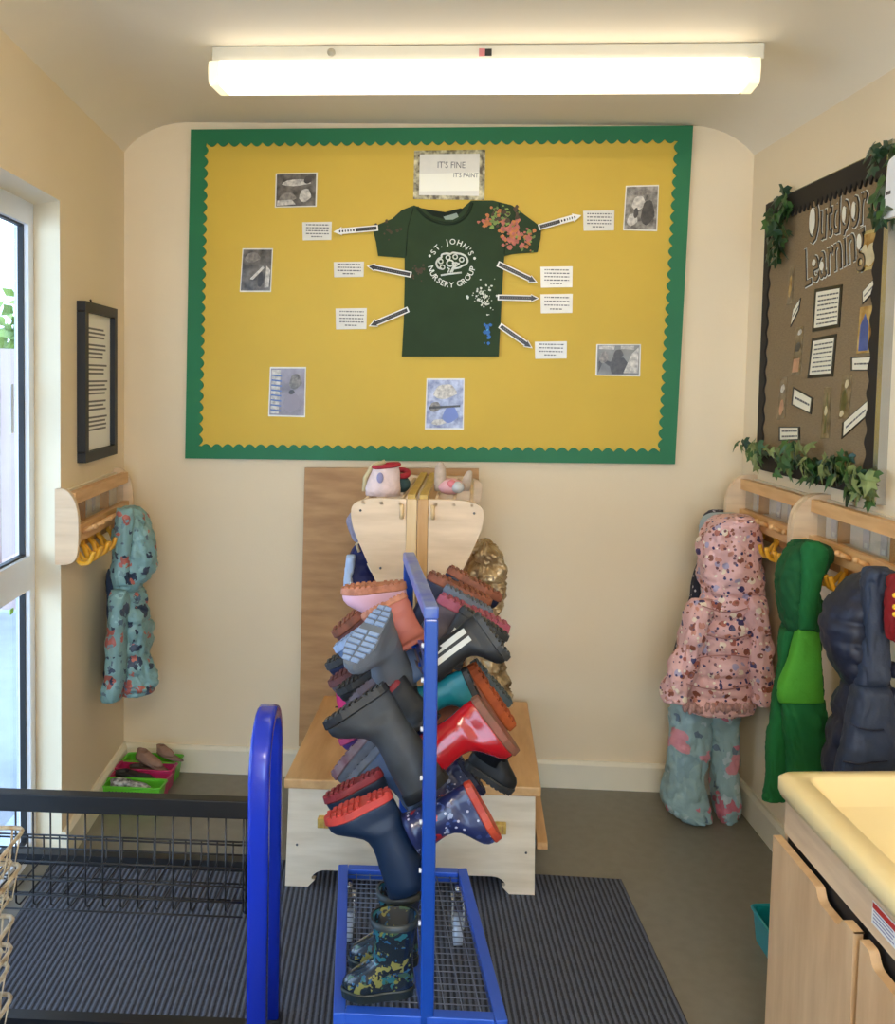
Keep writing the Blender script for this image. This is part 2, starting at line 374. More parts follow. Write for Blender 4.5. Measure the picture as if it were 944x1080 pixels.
# ================================================================== STRIP LIGHTS
def strip_light(A,B,label,strength):
    """A, B: left and right ends on the ceiling"""
    A=Vector(A);B=Vector(B); d=(B-A).normalized(); n=d.cross(V(0,0,1)); L=(B-A).length
    root=thing('strip_light',label,'ceiling light',((A+B)/2),'fluorescent batten lights' if False else None)
    R=Matrix((d,-n,V(0,0,1))).transposed(); c=(A+B)/2
    b=MB(); b.box(c+V(0,0,-.021),(L,.075,.042),R); body=b.build('spine_housing',mat('cream_enamel',(214,208,190),.4,vary=.01),root,bevel=.004)
    b=MB(); P=[(-.046,0),(-.052,-.02),(-.05,-.052),(-.042,-.064),(.042,-.064),(.05,-.052),(.052,-.02),(.046,0)]
    def ring(t,k=1): return [c+d*t+(-n)*x*k+V(0,0,-.042+z*k) for x,z in P]
    b.loft([ring(-L/2+.025),ring(L/2-.045)]); b.build('diffuser',mat('lit_diffuser'+str(strength),(255,245,226),.4,emit=strength),root)
    for s0,s1 in ((-L/2-.006,-L/2+.024),(L/2-.044,L/2-.012)):
        b=MB(); b.loft([ring(s0,.93),ring(s0+.006,1.02),ring(s1,1.02)]); b.build('end_cap',mat('translucent_cream_cap',(245,232,190),.3,emit=.35),root,bevel=.002)
    b=MB(); q=c+n*0.038+d*(-L/2+.33)+V(0,0,-.02)
    b.tube([q,q+n*.005],.011,14); b.build('knockout_plug',mat('dull_cream',(180,172,150),.4),root)
    b=MB(); q=c+n*.039+d*(-.0)+V(0,0,-.022)
    b.box(q,(.016,.003,.02),R,0); b.box(q+d*.017,(.018,.003,.018),R,1); b.build('maker_badge',[mat('pink_red_badge',(200,120,120),.5),BINK],root)
    return root
la,lb=onz(228,54,2.349),onz(803,50,2.349)
strip_light(la,lb,'long lit fluorescent strip light across the ceiling',LAMP_FRONT)
strip_light((-.65,-.55,2.349),(.85,-.65,2.349),'second fluorescent strip light behind the camera',LAMP_REAR)
# ================================================================== YELLOW DISPLAY BOARD
def pxs(fr,pts,off=0): return [fr.px(x,y,off) for x,y in pts]
board=thing('display_board','large yellow display board with green scalloped border on back wall','display board',FB.w(*FB.px(455,485)))
BC=[FB.px(203,138),FB.px(730,134),FB.px(711,489),FB.px(197,483)]  # TL TR BR BL
b=MB(); b.prism([(BC[3][0],BC[3][1]),(BC[2][0],BC[2][1]),(BC[1][0],BC[1][1]),(BC[0][0],BC[0][1])],FB,.0,.012); b.build('backing_paper',YELLOWP,board)
b=MB(); ws=.055; outer=[];inner=[]
def lerp(a,b_,t): return (a[0]+(b_[0]-a[0])*t,a[1]+(b_[1]-a[1])*t)
cx=sum(p[0] for p in BC)/4; cy=sum(p[1] for p in BC)/4
IC=[(BC[0][0]+ws,BC[0][1]-ws*.95),(BC[1][0]-ws,BC[1][1]-ws*.95),(BC[2][0]-ws,BC[2][1]+ws*.85),(BC[3][0]+ws,BC[3][1]+ws*.85)]
for k in range(4):
    a,c=BC[k],BC[(k+1)%4]; ia,ic=IC[k],IC[(k+1)%4]
    Ls=math.hypot(c[0]-a[0],c[1]-a[1]); nsc=round(Ls/.043); N=nsc*8
    dx,dy=(ic[0]-ia[0]),(ic[1]-ia[1]); l=math.hypot(dx,dy); nx,ny=-dy/l,dx/l   # outward for clockwise list
    if (nx*(cx-ia[0])+ny*(cy-ia[1]))>0: nx,ny=-nx,-ny
    for i in range(N):
        t=i/N; o=lerp(a,c,t); p=lerp(ia,ic,t); s=abs(math.sin(PI*t*nsc))
        outer.append(o); inner.append((p[0]+nx*(.007-.014*s)*-1*-1,p[1]+ny*(.007-.014*s)))
n=len(outer)
vs=[FB.w(*o,.018) for o in outer]+[FB.w(*o,.018) for o in inner]+[FB.w(*o,.0) for o in outer]+[FB.w(*o,.012) for o in inner]
fs=[]
for i in range(n):
    j=(i+1)%n; fs+= [(i,j,n+j,n+i),(i,2*n+i,2*n+j,j),(n+i,n+j,3*n+j,3*n+i)]
b.add(vs,fs); b.build('scalloped_border',GREENB,board)
# --- pictures
def photomat(name,a,c,scale,stretch=(1,1,1)):
    return mat(name,a,.25,col2=c,scale=scale,stretch=stretch,bump=.3,bscale=9)
def photo(quad,label,base,blobs,fr=FB,off=.0125,th=.002,name='photo_print',cat='photo',group=None,frame=None):
    """quad: 4 px corners; blobs: (polygon in unit square, material)"""
    Q=[fr.px(x,y,off) for x,y in quad]  # TL TR BR BL
    def uv(u,v):
        a=lerp(Q[3],Q[2],u); c=lerp(Q[0],Q[1],u); return lerp(a,c,v)
    root=thing(name,label,cat,fr.w(*uv(.5,0),off),group)
    b=MB(); b.prism([Q[3],Q[2],Q[1],Q[0]],fr,off,off+th); b.build('sheet',frame or LAMI,root)
    ins=.03 if frame is None else .08
    b=MB(); b.prism([uv(ins,ins),uv(1-ins,ins),uv(1-ins,1-ins),uv(ins,1-ins)],fr,off+th,off+th+.0006); b.build('image',base,root)
    mats=[]; b=MB()
    for i,(poly,m) in enumerate(blobs):
        if m not in mats: mats.append(m)
        b.prism([uv(*p) for p in poly],fr,off+th+.0006,off+th+.0009+.0001*i,mats.index(m))
    if mats: b.build('sheet_shapes',mats,root)
    return root
def el(cx,cy,rx,ry,n=14): return [(cx+rx*math.cos(2*PI*i/n)*(1+.18*math.sin(5*i)),cy+(1+.15*math.cos(7*i))*ry*math.sin(2*PI*i/n)) for i in range(n)]
PD=mat('photo_dark',(70,62,56),.3,scale=70,col2=(30,26,24)); PM=mat('photo_mid',(150,140,128),.3,scale=80,col2=(84,76,70)); PLt=mat('photo_light',(222,214,200),.3,scale=80,col2=(150,142,132))
BWN=photomat('photo_grain_mid',(170,162,150),(56,50,44),38); BWD=photomat('photo_grain_dark',(128,120,110),(40,36,32),30)
BLN=photomat('photo_grain_blue',(200,205,225),(92,98,140),34)
GR='photographs on the yellow board'
photo([(291,183),(335,182),(334,218),(290,219)],'black and white photo near the top left of yellow board','' or BWD,[(el(.5,.72,.34,.1),PLt),(el(.3,.3,.2,.14),PM),(el(.72,.35,.14,.2),PLt),([(.05,.05),(.5,.08),(.4,.22),(.06,.2)],PLt),(el(.78,.8,.1,.12),PD)],group=GR)
photo([(256,262),(288,262),(286,308),(253,308)],'dark black and white photo near board left edge','' or BWD,[([(.3,.3),(.4,.28),(.75,.55),(.7,.6)],PLt),([(.78,.1),(.92,.1),(.95,.5),(.82,.6)],PLt),(el(.35,.8,.25,.12),PM),(el(.65,.3,.1,.18),PD)],group=GR)
photo([(285,387),(323,387),(322,440),(283,439)],'photo of blue stripes and round shape at bottom left of board','' or photomat('photo_grain_mauve',(170,160,166),(112,102,110),14),[([(.06,.06),(.28,.06),(.3,.94),(.06,.94)],PLt)]+[([(.06,.12+.1*i),(.34,.1+.1*i),(.34,.13+.1*i),(.06,.15+.1*i)],mat('photo_blue',(84,110,170),.3,vary=.1)) for i in range(8)]+[(el(.72,.72,.17,.16),PM),(el(.64,.3,.22,.2),mat('photo_mauve',(150,138,146),.3,vary=.05)),(el(.62,.5,.08,.05),PD)],group=GR)
photo([(450,399),(490,399),(489,453),(448,453)],'bluish photo of a white sheet directly under the shirt','' or BLN,[(el(.5,.75,.3,.15),PLt),(el(.25,.45,.15,.1),PM),(el(.65,.3,.2,.16),mat('photo_blue2',(112,130,196),.3,vary=.1)),([(.1,.4),(.9,.44),(.9,.48),(.1,.45)],PD),(el(.35,.15,.18,.06),PLt)],group=GR)
photo([(660,196),(695,195),(693,244),(657,243)],'black and white photo near the top right of yellow board','' or BWN,[(el(.42,.62,.2,.16),PLt),(el(.7,.42,.2,.28),PD),(el(.25,.25,.15,.14),PLt),(el(.5,.85,.3,.08),PM),(el(.35,.4,.07,.12),PD)],group=GR)
photo([(629,363),(676,363),(675,397),(628,396)],'grey photo of a dark figure in a doorway right of board','' or photomat('photo_grain_hall',(150,146,136),(100,96,88),10),[([(.06,.85),(.4,.83),(.42,.95),(.06,.95)],PLt),([(.55,.85),(.85,.83),(.85,.95),(.55,.95)],PLt),(el(.5,.7,.11,.15),PD),([(.36,.06),(.3,.35),(.38,.58),(.62,.58),(.72,.4),(.62,.06)],PD),([(.3,.3),(.1,.5),(.14,.55),(.36,.42)],PD),([(.62,.1),(.8,.7),(.95,.9),(.95,.1)],PLt),([(.06,.1),(.16,.45),(.12,.5),(.06,.45)],PD),(el(.18,.6,.1,.2),PM)],group=GR)
# laminated title sheet
tp=photo([(437,159),(512,158),(511,211),(436,210)],'white laminated title sheet with dark edge above the shirt','' or LAMI,[([(.08,.16),(.92,.18),(.92,.55),(.08,.52)],mat('painted_sheet_glare',(248,244,226),.15,vary=.01))],name='title_sheet',cat='notice',frame=mat('dark_laminate_edge',(88,78,58),.25,vary=.4,scale=50,col2=(226,214,170)))  # the pale patch is glare painted onto the laminate
b=MB()
for s_,x0,x1,y0 in (("IT'S FINE",461,490,177),("IT'S PAINT",478,504,187)):
    me=text(s_); w_=max(v.co.x for v in me.vertices)-min(v.co.x for v in me.vertices); a=FB.px(x0,y0,.017); c=FB.px(x1,y0,.017); k=(c[0]-a[0])/w_
    b.mesh(me,frame_M(FB,a[0],a[1],.0164,k,k*1.2))
b.build('lettering',INK,tp)
# --- text cards
def card(x0,y0,x1,y1,label,lines=5,fr=FB):
    root=photo([(x0,y0+.5),(x1,y0),(x1-.5,y1),(x0+.5,y1+.5)],label,LAMI,[],name='text_card',cat='card',group='typed cards around the shirt')
    b=MB(); a=fr.px(x0,y1,.015); c=fr.px(x1,y0,.015); W=c[0]-a[0]; Hh=c[1]-a[1]; rnd=random.Random(x0)
    for i in range(lines):
        yy=a[1]+Hh*(.88-(i+.5)*.8/lines); x=a[0]+W*(.12 if i<lines-1 else .3); xe=a[0]+W*(.9 if i<lines-1 else .68)
        while x<xe:
            wd=rnd.uniform(.004,.012); b.rect(fr,x,yy,min(x+wd,xe),yy+.0038,.0151,.0155); x+=wd+.0025
    b.build('printed_lines',INK,root)
card(319,234,350,253,'small typed card at the left sleeve, topmost on the left')
card(352,276,384,292,'small typed card beside the second arrow left of shirt',4)
card(354,325,387,347,'small typed card beside the lowest arrow left of shirt',5)
card(615,222,648,243,'small typed card at the tip of the white-ended arrow')
card(570,281,604,303,'small typed card right of shirt, upper of the close pair')
card(570,310,604,330,'small typed card right of shirt, lower of the close pair',4)
card(564,360,598,378,'small typed card at the lowest arrow right of shirt',4)
# --- arrows
def arrow(x0,y0,x1,y1,label,lit=0,wd=.0062):
    a=Vector(FB.px(x0,y0,.016)); c=Vector(FB.px(x1,y1,.016)); d=(c-a); L=d.length; d.normalize(); n=Vector((-d.y,d.x))
    root=thing('arrow_strip',label,'arrow',FB.w(a.x,a.y,.013),'printed arrows around the shirt')
    def P(t,s): q=a+d*t+n*s; return (q.x,q.y)
    hl=.026
    sh=[P(-.004,-wd-.004),P(L-hl,-wd-.004),P(L-hl-.002,-wd*2.4),P(L+.003,0),P(L-hl-.002,wd*2.4),P(L-hl,wd+.004),P(-.004,wd+.004)]
    ZO=.026 if x0 in(398,433,430,526,528,569) else .0135
    b=MB(); b.prism(sh,FB,ZO,ZO+.001); b.build('white_outline',PAPERW,root)
    b=MB(); lim=L-hl if not lit else L*.5
    b.prism([P(.001,-wd),P(lim,-wd),P(lim,wd),P(.001,wd)],FB,ZO+.001,ZO+.0015)
    if not lit: b.prism([P(L-hl,-wd*1.7),P(L-.004,0),P(L-hl,wd*1.7)],FB,ZO+.001,ZO+.0015)
    rnd=random.Random(int(x0)); t=lim+.004
    while lit and t<L-.02: w2=rnd.uniform(.003,.006); b.prism([P(t,-wd*.7),P(t+w2,-wd*.4),P(t+w2,wd*.6),P(t,wd*.7)],FB,ZO+.001,ZO+.0015); t+=w2+.005
    b.build('black_shaft',BINK,root)
    b=MB(); t=.012
    while t<lim-.008: w2=rnd.uniform(.002,.004); b.prism([P(t,-wd*.35),P(t+w2,-wd*.35),P(t+w2,wd*.35),P(t,wd*.35)],FB,ZO+.0015,ZO+.0018); t+=w2+.004
    b.build('pale_marks',mat('dim_letter_print',(92,84,78),.4),root)
arrow(398,241,353,245,'arrow from the left sleeve pointing left',1)
arrow(433,290,388,281,'arrow sloping up left from the shirt side',0)
arrow(430,327,390,344,'arrow sloping down left from the shirt',0)
arrow(569,240,612,228,'arrow with white end pointing up right from right sleeve',1)
arrow(526,279,566,298,'arrow sloping down right toward the upper close card',0)
arrow(526,314,568,315,'level arrow pointing right from the shirt',0)
arrow(528,344,561,367,'steepest arrow, pointing down right from shirt hem area',0)
# --- T shirt
SHIRT=mat('dark_green_cotton',(44,64,34),.85,vary=.08,scale=9,bump=.5,bscale=14)
SHIRTD=mat('dark_green_rib_collar',(30,46,24),.9,vary=.05,scale=20)
tsh=thing('t_shirt','dark green childs t-shirt with white round crest and paint splashes','t-shirt',FB.w(*FB.px(475,378),.012))
out=[(437,217),(424,222),(414,231),(393,240),(397,256),(399,270),(427,272),(427,300),(426,340),(424,376),(475,376),(526,376),(528,340),(530,300),(532,270),(540,268),(567,266),(570,252),(571,240),(556,229),(540,217),(520,212),(497,212),(486,222),(470,226),(455,224),(445,220)]
# grid-like cloth with gentle folds: fan rings from centre so the front billows
P=[Vector(FB.px(x,y,.015)) for x,y in out]; cen=Vector(FB.px(478,290,.015))
dense=[]
for i in range(len(P)):
    for j in range(6): dense.append(P[i].lerp(P[(i+1)%len(P)],j/6))
b=MB(); b.prism([tuple(p) for p in dense],FB,.0125,.0235); b.build('shirt_body',SHIRT,tsh,bevel=.003)
b=MB(); col=[(440,219),(450,229),(465,235),(480,235),(492,227),(498,214)]
cpts=smoothrows([FB.px(x,y,.02) for x,y in col],6); b.tube([FB.w(x,y,.0235) for x,y in cpts],.006,8); b.build('collar',SHIRTD,tsh)
b=MB(); b.prism(pxs(FB,[(446,221),(457,229),(468,232),(480,231),(490,222),(486,221),(470,225),(456,223)]),FB,.0236,.0246); b.build('neck_lining',mat('dark_lining',(24,34,20),.9),tsh)
b=MB(); b.prism(pxs(FB,[(468,230),(482,226),(484,230),(478,233),(470,233)]),FB,.0247,.0255); b.build('neck_tag',mat('grey_tag',(150,165,150),.6),tsh)
# sleeve seams
b=MB()
for seq in ([(436,219),(430,240),(428,270)],[(526,214),(533,240),(532,268)]):
    b.tube([FB.w(*FB.px(x,y,.024),.0237) for x,y in seq],.0015,6)
b.build('sleeve_seam',SHIRTD,tsh)
# crest
CR=mat('cream_white_print',(232,232,220),.6,vary=.03)
b=MB(); c0=Vector(FB.px(476.5,277.9,.024)); RO=(Vector(FB.px(501.6,277.9,.024))-c0).length
ZC=.0245
WD={'.':.35,"'":.32,'J':.7,'S':.85,' ':.55,'E':.85,'O':1.15,'G':1.15,'U':1.05,'N':1.1,'H':1.1}
def arctext(s,a0,a1,r,flip,h):
    ws_=[WD.get(ch,.95) for ch in s]; T=sum(ws_); acc=0
    for i,ch in enumerate(s):
        a=a0+(a1-a0)*(acc+ws_[i]/2)/T; acc+=ws_[i]
        if ch==' ': continue
        me=text(ch,.014); xs=[v.co.x for v in me.vertices]; mid=(min(xs)+max(xs))/2
        rot=a-PI/2 if not flip else a+PI/2
        p=c0+Vector((math.cos(a),math.sin(a)))*(r if not flip else r+h*.72)
        b.mesh(me,frame_M(FB,p.x,p.y,ZC,h,h,rot)@Matrix.Translation((-mid,0,0)))
h=.027
arctext("ST. JOHN'S",PI*.87,PI*.12,RO*.80,False,h)
arctext("NURSERY GROUP",PI*1.04,PI*1.97,RO*.77,True,h)
for a in (PI*.90,PI*.075):
    p=c0+Vector((math.cos(a),math.sin(a)))*RO*.98; b.prism([tuple(p+Vector((math.cos(t*PI/4),math.sin(t*PI/4)))*.005) for t in range(8)],FB,ZC,ZC+.0006)
def stroke(pts,r=.0028): b.tube([FB.w(*p,ZC) for p in pts],r,6)
def cpx(x,y): # crest zoom px -> frame (zoom 390..570, 5.244)
    x=455+(x-455)*.93; y=360+(y-352)*.93; return FB.px(390+x/5.244,210+y/5.244,.0245)
cloud=[(395,380),(372,372),(362,345),(375,320),(392,312),(395,295),(425,288),(445,292),(460,284),(490,288),(510,292),(535,305),(548,330),(538,352),(515,362),(500,372),(470,378)]
stroke(smoothrows([cpx(*p) for p in cloud],3),.0036)
for x,y in ((388,335),(432,312),(474,308),(512,325),(398,370)):
    stroke([cpx(x+13*math.cos(t),y+13*math.sin(t)) for t in [k*PI/6 for k in range(13)]],.0024)
stroke([cpx(444+20*math.cos(t),346+18*math.sin(t)) for t in [k*PI/6 for k in range(13)]],.003)
stroke([cpx(500,345),cpx(470,370),cpx(455,400)],.003); stroke([cpx(480,345),cpx(460,372),cpx(445,402)],.003); stroke([cpx(425,372),cpx(440,380),cpx(430,402)],.0025)
stroke([cpx(388,418),cpx(440,410),cpx(512,402)],.0032); stroke([cpx(455,346),cpx(480,342),cpx(498,352)],.0026)
b.build('crest_print',CR,tsh)
# paint
def splash(center,spread,n,cols,name,sizes,seed):
    rnd=random.Random(seed); b=MB(); 
    for i in range(n):
        x=center[0]+rnd.gauss(0,spread[0]); y=center[1]+rnd.gauss(0,spread[1]); c=FB.px(x,y,.0245); mi=rnd.randrange(len(cols)); s=rnd.uniform(*sizes)
        k=9; pts=[(c[0]+s*rnd.uniform(.5,1.15)*math.cos(2*PI*j/k),c[1]+s*rnd.uniform(.5,1.15)*math.sin(2*PI*j/k)) for j in range(k)]
        b.prism(pts,FB,.0242,.0249+.00002*i,mi)
    return b.build(name,cols,tsh)
pg=mat('lime_paint',(128,152,62),.5,vary=.2,scale=60); pk=mat('coral_pink_paint',(196,104,84),.5,vary=.2,scale=60); po=mat('orange_paint',(206,120,52),.5,vary=.2,scale=60); pw=mat('white_paint',(226,226,210),.5); pb=mat('blue_paint',(28,110,190),.5,vary=.2,scale=80); pbr=mat('brown_paint',(84,62,34),.6,vary=.2,scale=60)
splash((528,228),(8,6),60,[pg,pg,po,pbr],'lime_paint_splash',(.003,.011),1)
splash((541,246),(6.5,7),60,[pk,pk,po,pk],'coral_paint_splash',(.004,.013),2)
splash((555,253),(5,6),26,[pg,po],'orange_paint_dabs',(.003,.009),3)
splash((511,232),(4,4),14,[po,pk],'orange_paint_smear',(.004,.009),13)
splash((510,313),(5.5,7),80,[pw],'white_paint_print',(.0015,.0048),5)
splash((492,314),(1.5,.8),4,[pw],'white_paint_dot',(.003,.006),6)
splash((515,353),(2.5,7),12,[pb,pb,mat('pale_blue_paint',(70,160,210),.5)],'blue_paint_print',(.003,.009),7)
splash((443,286),(4,4),14,[pbr],'brown_paint_patch',(.003,.008),8)
splash((412,245),(7,7),10,[pbr],'brown_sleeve_patch',(.003,.008),9)
# ================================================================== FRAMED NOTICE, LEFT WALL
fp=thing('framed_certificate','black framed typed certificate hanging on the left wall','picture frame',FL.w(*FL.px(104,488,0)))
A=FL.px(88,317,.02); Bq=FL.px(87,489,.02); x0,x1=A[0],FL.px(122,326,.02)[0]; z1,z0=A[1],Bq[1]
b=MB(); fwid=.032
for q in ((x0,z0,x1,z0+fwid),(x0,z1-fwid,x1,z1),(x0,z0+fwid,x0+fwid,z1-fwid),(x1-fwid,z0+fwid,x1,z1-fwid)): b.rect(FL,*q,.0,.026)
b.build('frame',BLACKP,fp,bevel=.003)
b=MB(); b.rect(FL,x0+fwid-.002,z0+fwid-.002,x1-fwid+.002,z1-fwid+.002,.002,.010); b.build('mount',PAPERW,fp)
b=MB(); rnd=random.Random(3); zz=z1-fwid-.05
mx0,mx1=x0+fwid+.03,x1-fwid-.03
for blk in range(6):
    for l in range(3+blk%2):
        b.rect(FL,mx0,zz,mx0+(mx1-mx0)*rnd.uniform(.75,1),zz+.006,.010,.0106); zz-=.013
    zz-=.012
b.build('printed_lines',INK,fp)
b=MB(); b.tube([FL.w((x0+x1)/2-.06,z1,.01),FL.w((x0+x1)/2-.05,z1+.012,.004)],.003,6); b.build('hanging_hook',BLACK,fp)
# ================================================================== OUTDOOR LEARNING BOARD, RIGHT WALL
ob=thing('outdoor_learning_board','brown hessian display board with black wavy border on right wall','display board',FR.w(*FR.px(860,510)))
HESS=mat('brown_hessian',(150,126,92),.9,vary=.1,scale=90,stretch=(1,1,6),bump=.5,bscale=300)
BLKP=mat('black_card_border',(34,26,20),.7,vary=.1,scale=4)
TL=FR.px(822,214); BL=FR.px(796,492); BR=FR.px(928,526); s0=(TL[0]+BL[0])/2; s1=BR[0]+.004; z1=(TL[1])+.005; z0=(BL[1]+BR[1])/2
b=MB(); b.rect(FR,s0,z0,s1,z1,0,.014); b.build('hessian_backing',HESS,ob)
b=MB(); wd=.05
outer=[];inner=[]; Bc=[(s0,z1),(s1,z1),(s1,z0),(s0,z0)]; wt=[.085,.05,.045,.04]; Ic=[(s0+.04,z1-.062),(s1-.05,z1-.062),(s1-.05,z0+.06),(s0+.04,z0+.06)]
cxy=((s0+s1)/2,(z0+z1)/2)
for k in range(4):
    a,c=Bc[k],Bc[(k+1)%4]; ia,ic=Ic[k],Ic[(k+1)%4]; Ls=math.hypot(c[0]-a[0],c[1]-a[1]); ns=round(Ls/(.03 if k==0 else .075)); N=ns*8
    nx,ny=[(0,1),(1,0),(0,-1),(-1,0)][k]
    for i in range(N):
        t=i/N; p=lerp(ia,ic,t); s=math.sin(2*PI*t*ns)*(.011 if k==0 else .006); outer.append(lerp(a,c,t)); inner.append((p[0]+nx*s,p[1]+ny*s))
n=len(outer)
vs=[FR.w(*o,.020) for o in outer]+[FR.w(*o,.020) for o in inner]+[FR.w(*o,.0) for o in outer]+[FR.w(*o,.014) for o in inner]; fs=[]
for i in range(n):
    j=(i+1)%n; fs+=[(i,j,n+j,n+i),(i,2*n+i,2*n+j,j),(n+i,n+j,3*n+j,3*n+i)]
b.add(vs,fs); b.build('wavy_border',BLKP,ob)
b=MB(); b.rect(FR,s1,z0-.015,s1+.022,z1+.015,0,.024); b.rect(FR,s0-.004,z1,s1,z1+.006,0,.012); b.build('aluminium_edge',SILVER,ob,bevel=.004)
# letters
for word,(xa,ya),(xb,yb),hh in (('Outdoor',(851,258),(914,234),.125),('Learning',(848,303),(913,268),.115)):
    a=FR.px(xa,ya,.016); c=FR.px(xb,yb,.016); 
    for off,m,o_,nm in ((.034,CR,.0145,'letter_outline'),(.016,BINK,.0165,'letter_black_edge'),(-.004,HESS,.0185,'letter_face')):  # cream outline, black inner edge, hessian face
        me=text(word,off); me0=text(word); w_=max(v.co.x for v in me0.vertices); k=(c[0]-a[0])/w_; rot=math.atan2(c[1]-a[1],c[0]-a[0])
        b=MB(); b.mesh(me,frame_M(FR,a[0],a[1],o_,k,hh/.72,rot)); o=b.build(nm,m,ob); so=o.modifiers.new('thick','SOLIDIFY'); so.thickness=.0012
    # round letters have their counters left white
    def tw_(q):
        me=text(q); return max([v.co.x for v in me.vertices] or [0])
    for ci,ch in enumerate(word):
        if ch in 'Ooeag':
            xe=tw_(word[:ci+1]); wch=tw_(ch); xm=xe-wch/2; ym=.36 if ch=='O' else .25; ry=.22 if ch=='O' else .13; rx=.2 if ch=='O' else .11
            if ch=='e': ym,ry=.34,.06
            if ch=='a': ym,ry=.2,.08
            Mt=frame_M(FR,a[0],a[1],.0186,k,hh/.72,rot); b=MB()
            b.add([Mt@V(xm+rx*math.cos(t*PI/9),ym+ry*math.sin(t*PI/9),0) for t in range(18)]+[Mt@V(xm+rx*math.cos(t*PI/9),ym+ry*math.sin(t*PI/9),.0008) for t in range(18)],[tuple(range(18)),tuple(range(35,17,-1))]+[(t,(t+1)%18,18+(t+1)%18,18+t) for t in range(18)])
            b.build('letter_counter',mat('cream_letter_card',(240,234,214),.4),ob)
# text sheets and labels on it
def rcard(quad,label,lines,frame=BINK,name='text_card',cat='card',ink=INK,group='typed cards on the hessian board'):
    root=photo(quad,label,mat('cream_card',(238,230,206),.4,vary=.02),[],fr=FR,off=.0145,frame=frame,name=name,cat=cat,group=group)
    Q=[FR.px(x,y,.016) for x,y in quad]; b=MB(); rnd=random.Random(quad[0][0])
    def uv(u,v): return lerp(lerp(Q[3],Q[2],u),lerp(Q[0],Q[1],u),v)
    for i in range(lines):
        v=.87-(i+.5)*.76/lines; u=.15
        while u<.86:
            du=rnd.uniform(.05,.14); hh=.3/max(lines,2)*.8; u2=min(u+du,.88); b.prism([uv(u,v-hh/2),uv(u2,v-hh/2),uv(u2,v+hh/2),uv(u,v+hh/2)],FR,.0172,.0178); u+=du+.025
    b.build('printed_lines',ink,root)
rcard([(860,305),(889,300),(886,345),(857,350)],'large typed sheet below the letters, upper of two',7)
rcard([(857,357),(883,352),(879,397),(852,399)],'large typed sheet, lower of two on hessian board',7)
rcard([(837,326),(845,314),(843,327),(834,345)],'narrow tilted typed label at left of upper sheet',1)
rcard([(837,408),(858,420),(856,437),(835,427)],'typed label sloping down right, left of centre',1)
rcard([(822,450),(844,450),(844,464),(822,465)],'typed label just above the ivy at lower left',2)
rcard([(898,377),(925,375),(924,391),(898,391)],'level typed label under the blue and gold photo',1)
rcard([(889,446),(918,420),(918,436),(888,463)],'long typed label sloping up right at lower right',1)
rcard([(910,308),(922,294),(925,305),(910,321)],'small tilted typed label below the last letter',1)
gold=photomat('photo_gold',(214,178,110),(140,98,44),22); brn=photomat('photo_bark',(150,128,96),(96,78,52),30)
sk=mat('photo_peach',(206,150,112),.35,vary=.15,scale=30); bl=mat('photo_royal_blue',(72,96,160),.35,vary=.15,scale=30); gn=mat('photo_olive',(104,96,50),.35,vary=.2,scale=40); pp=mat('photo_pale',(216,200,160),.3,vary=.1,scale=40)
G2='photographs on the hessian board'
photo([(906,246),(937,238),(933,280),(905,288)],'photo of pale stumps behind the last letter',gold,[(el(.5,.4,.2,.3),pp),(el(.75,.6,.1,.25),PM),(el(.25,.4,.13,.3),pp)],FR,.0125,group=G2,frame=mat('photo_gold_edge',(200,176,110),.4))
photo([(908,324),(930,321),(926,371),(904,373)],'photo of a blue coated figure on gold ground',gold,[([(.1,.05),(.1,.6),(.3,.85),(.5,.6),(.55,.05)],bl),([(.55,.1),(.6,.5),(.75,.85),(.9,.5),(.8,.1)],mat('photo_ochre',(150,104,40),.3,vary=.1)),(el(.4,.6,.1,.1),bl)],FR,.0145,group=G2,frame=gold)
photo([(841,347),(848,344),(844,395),(835,396)],'narrow photo with pink base left of the lower sheet',brn,[([(.1,.06),(.1,.35),(.9,.35),(.8,.06)],sk),(el(.5,.6,.35,.1),PD),(el(.6,.9,.3,.06),PLt)],FR,.0145,group=G2,frame=brn)
photo([(834,283),(838,280),(836,320),(830,322)],'narrow dim photo high on the left of hessian board',brn,[(el(.5,.5,.3,.3),gold)],FR,.0145,group=G2,frame=brn)
photo([(824,400),(831,397),(828,441),(820,443)],'narrow greyish photo low on the left of hessian board',brn,[(el(.5,.3,.3,.2),sk),(el(.5,.75,.3,.1),PLt)],FR,.0145,group=G2,frame=brn)
photo([(870,409),(877,408),(875,462),(866,463)],'narrow photo of a pale stick shape at centre bottom',brn,[([(.3,.1),(.6,.1),(.7,.8),(.5,.9),(.4,.7)],gn),(el(.5,.55,.2,.1),pp)],FR,.0145,group=G2,frame=brn)
photo([(889,396),(899,395),(896,440),(885,442)],'narrow olive photo right of centre on hessian board',brn,[(el(.4,.4,.3,.3),gn),(el(.6,.8,.2,.1),pp),(el(.3,.12,.2,.08),pp)],FR,.0145,group=G2,frame=brn)
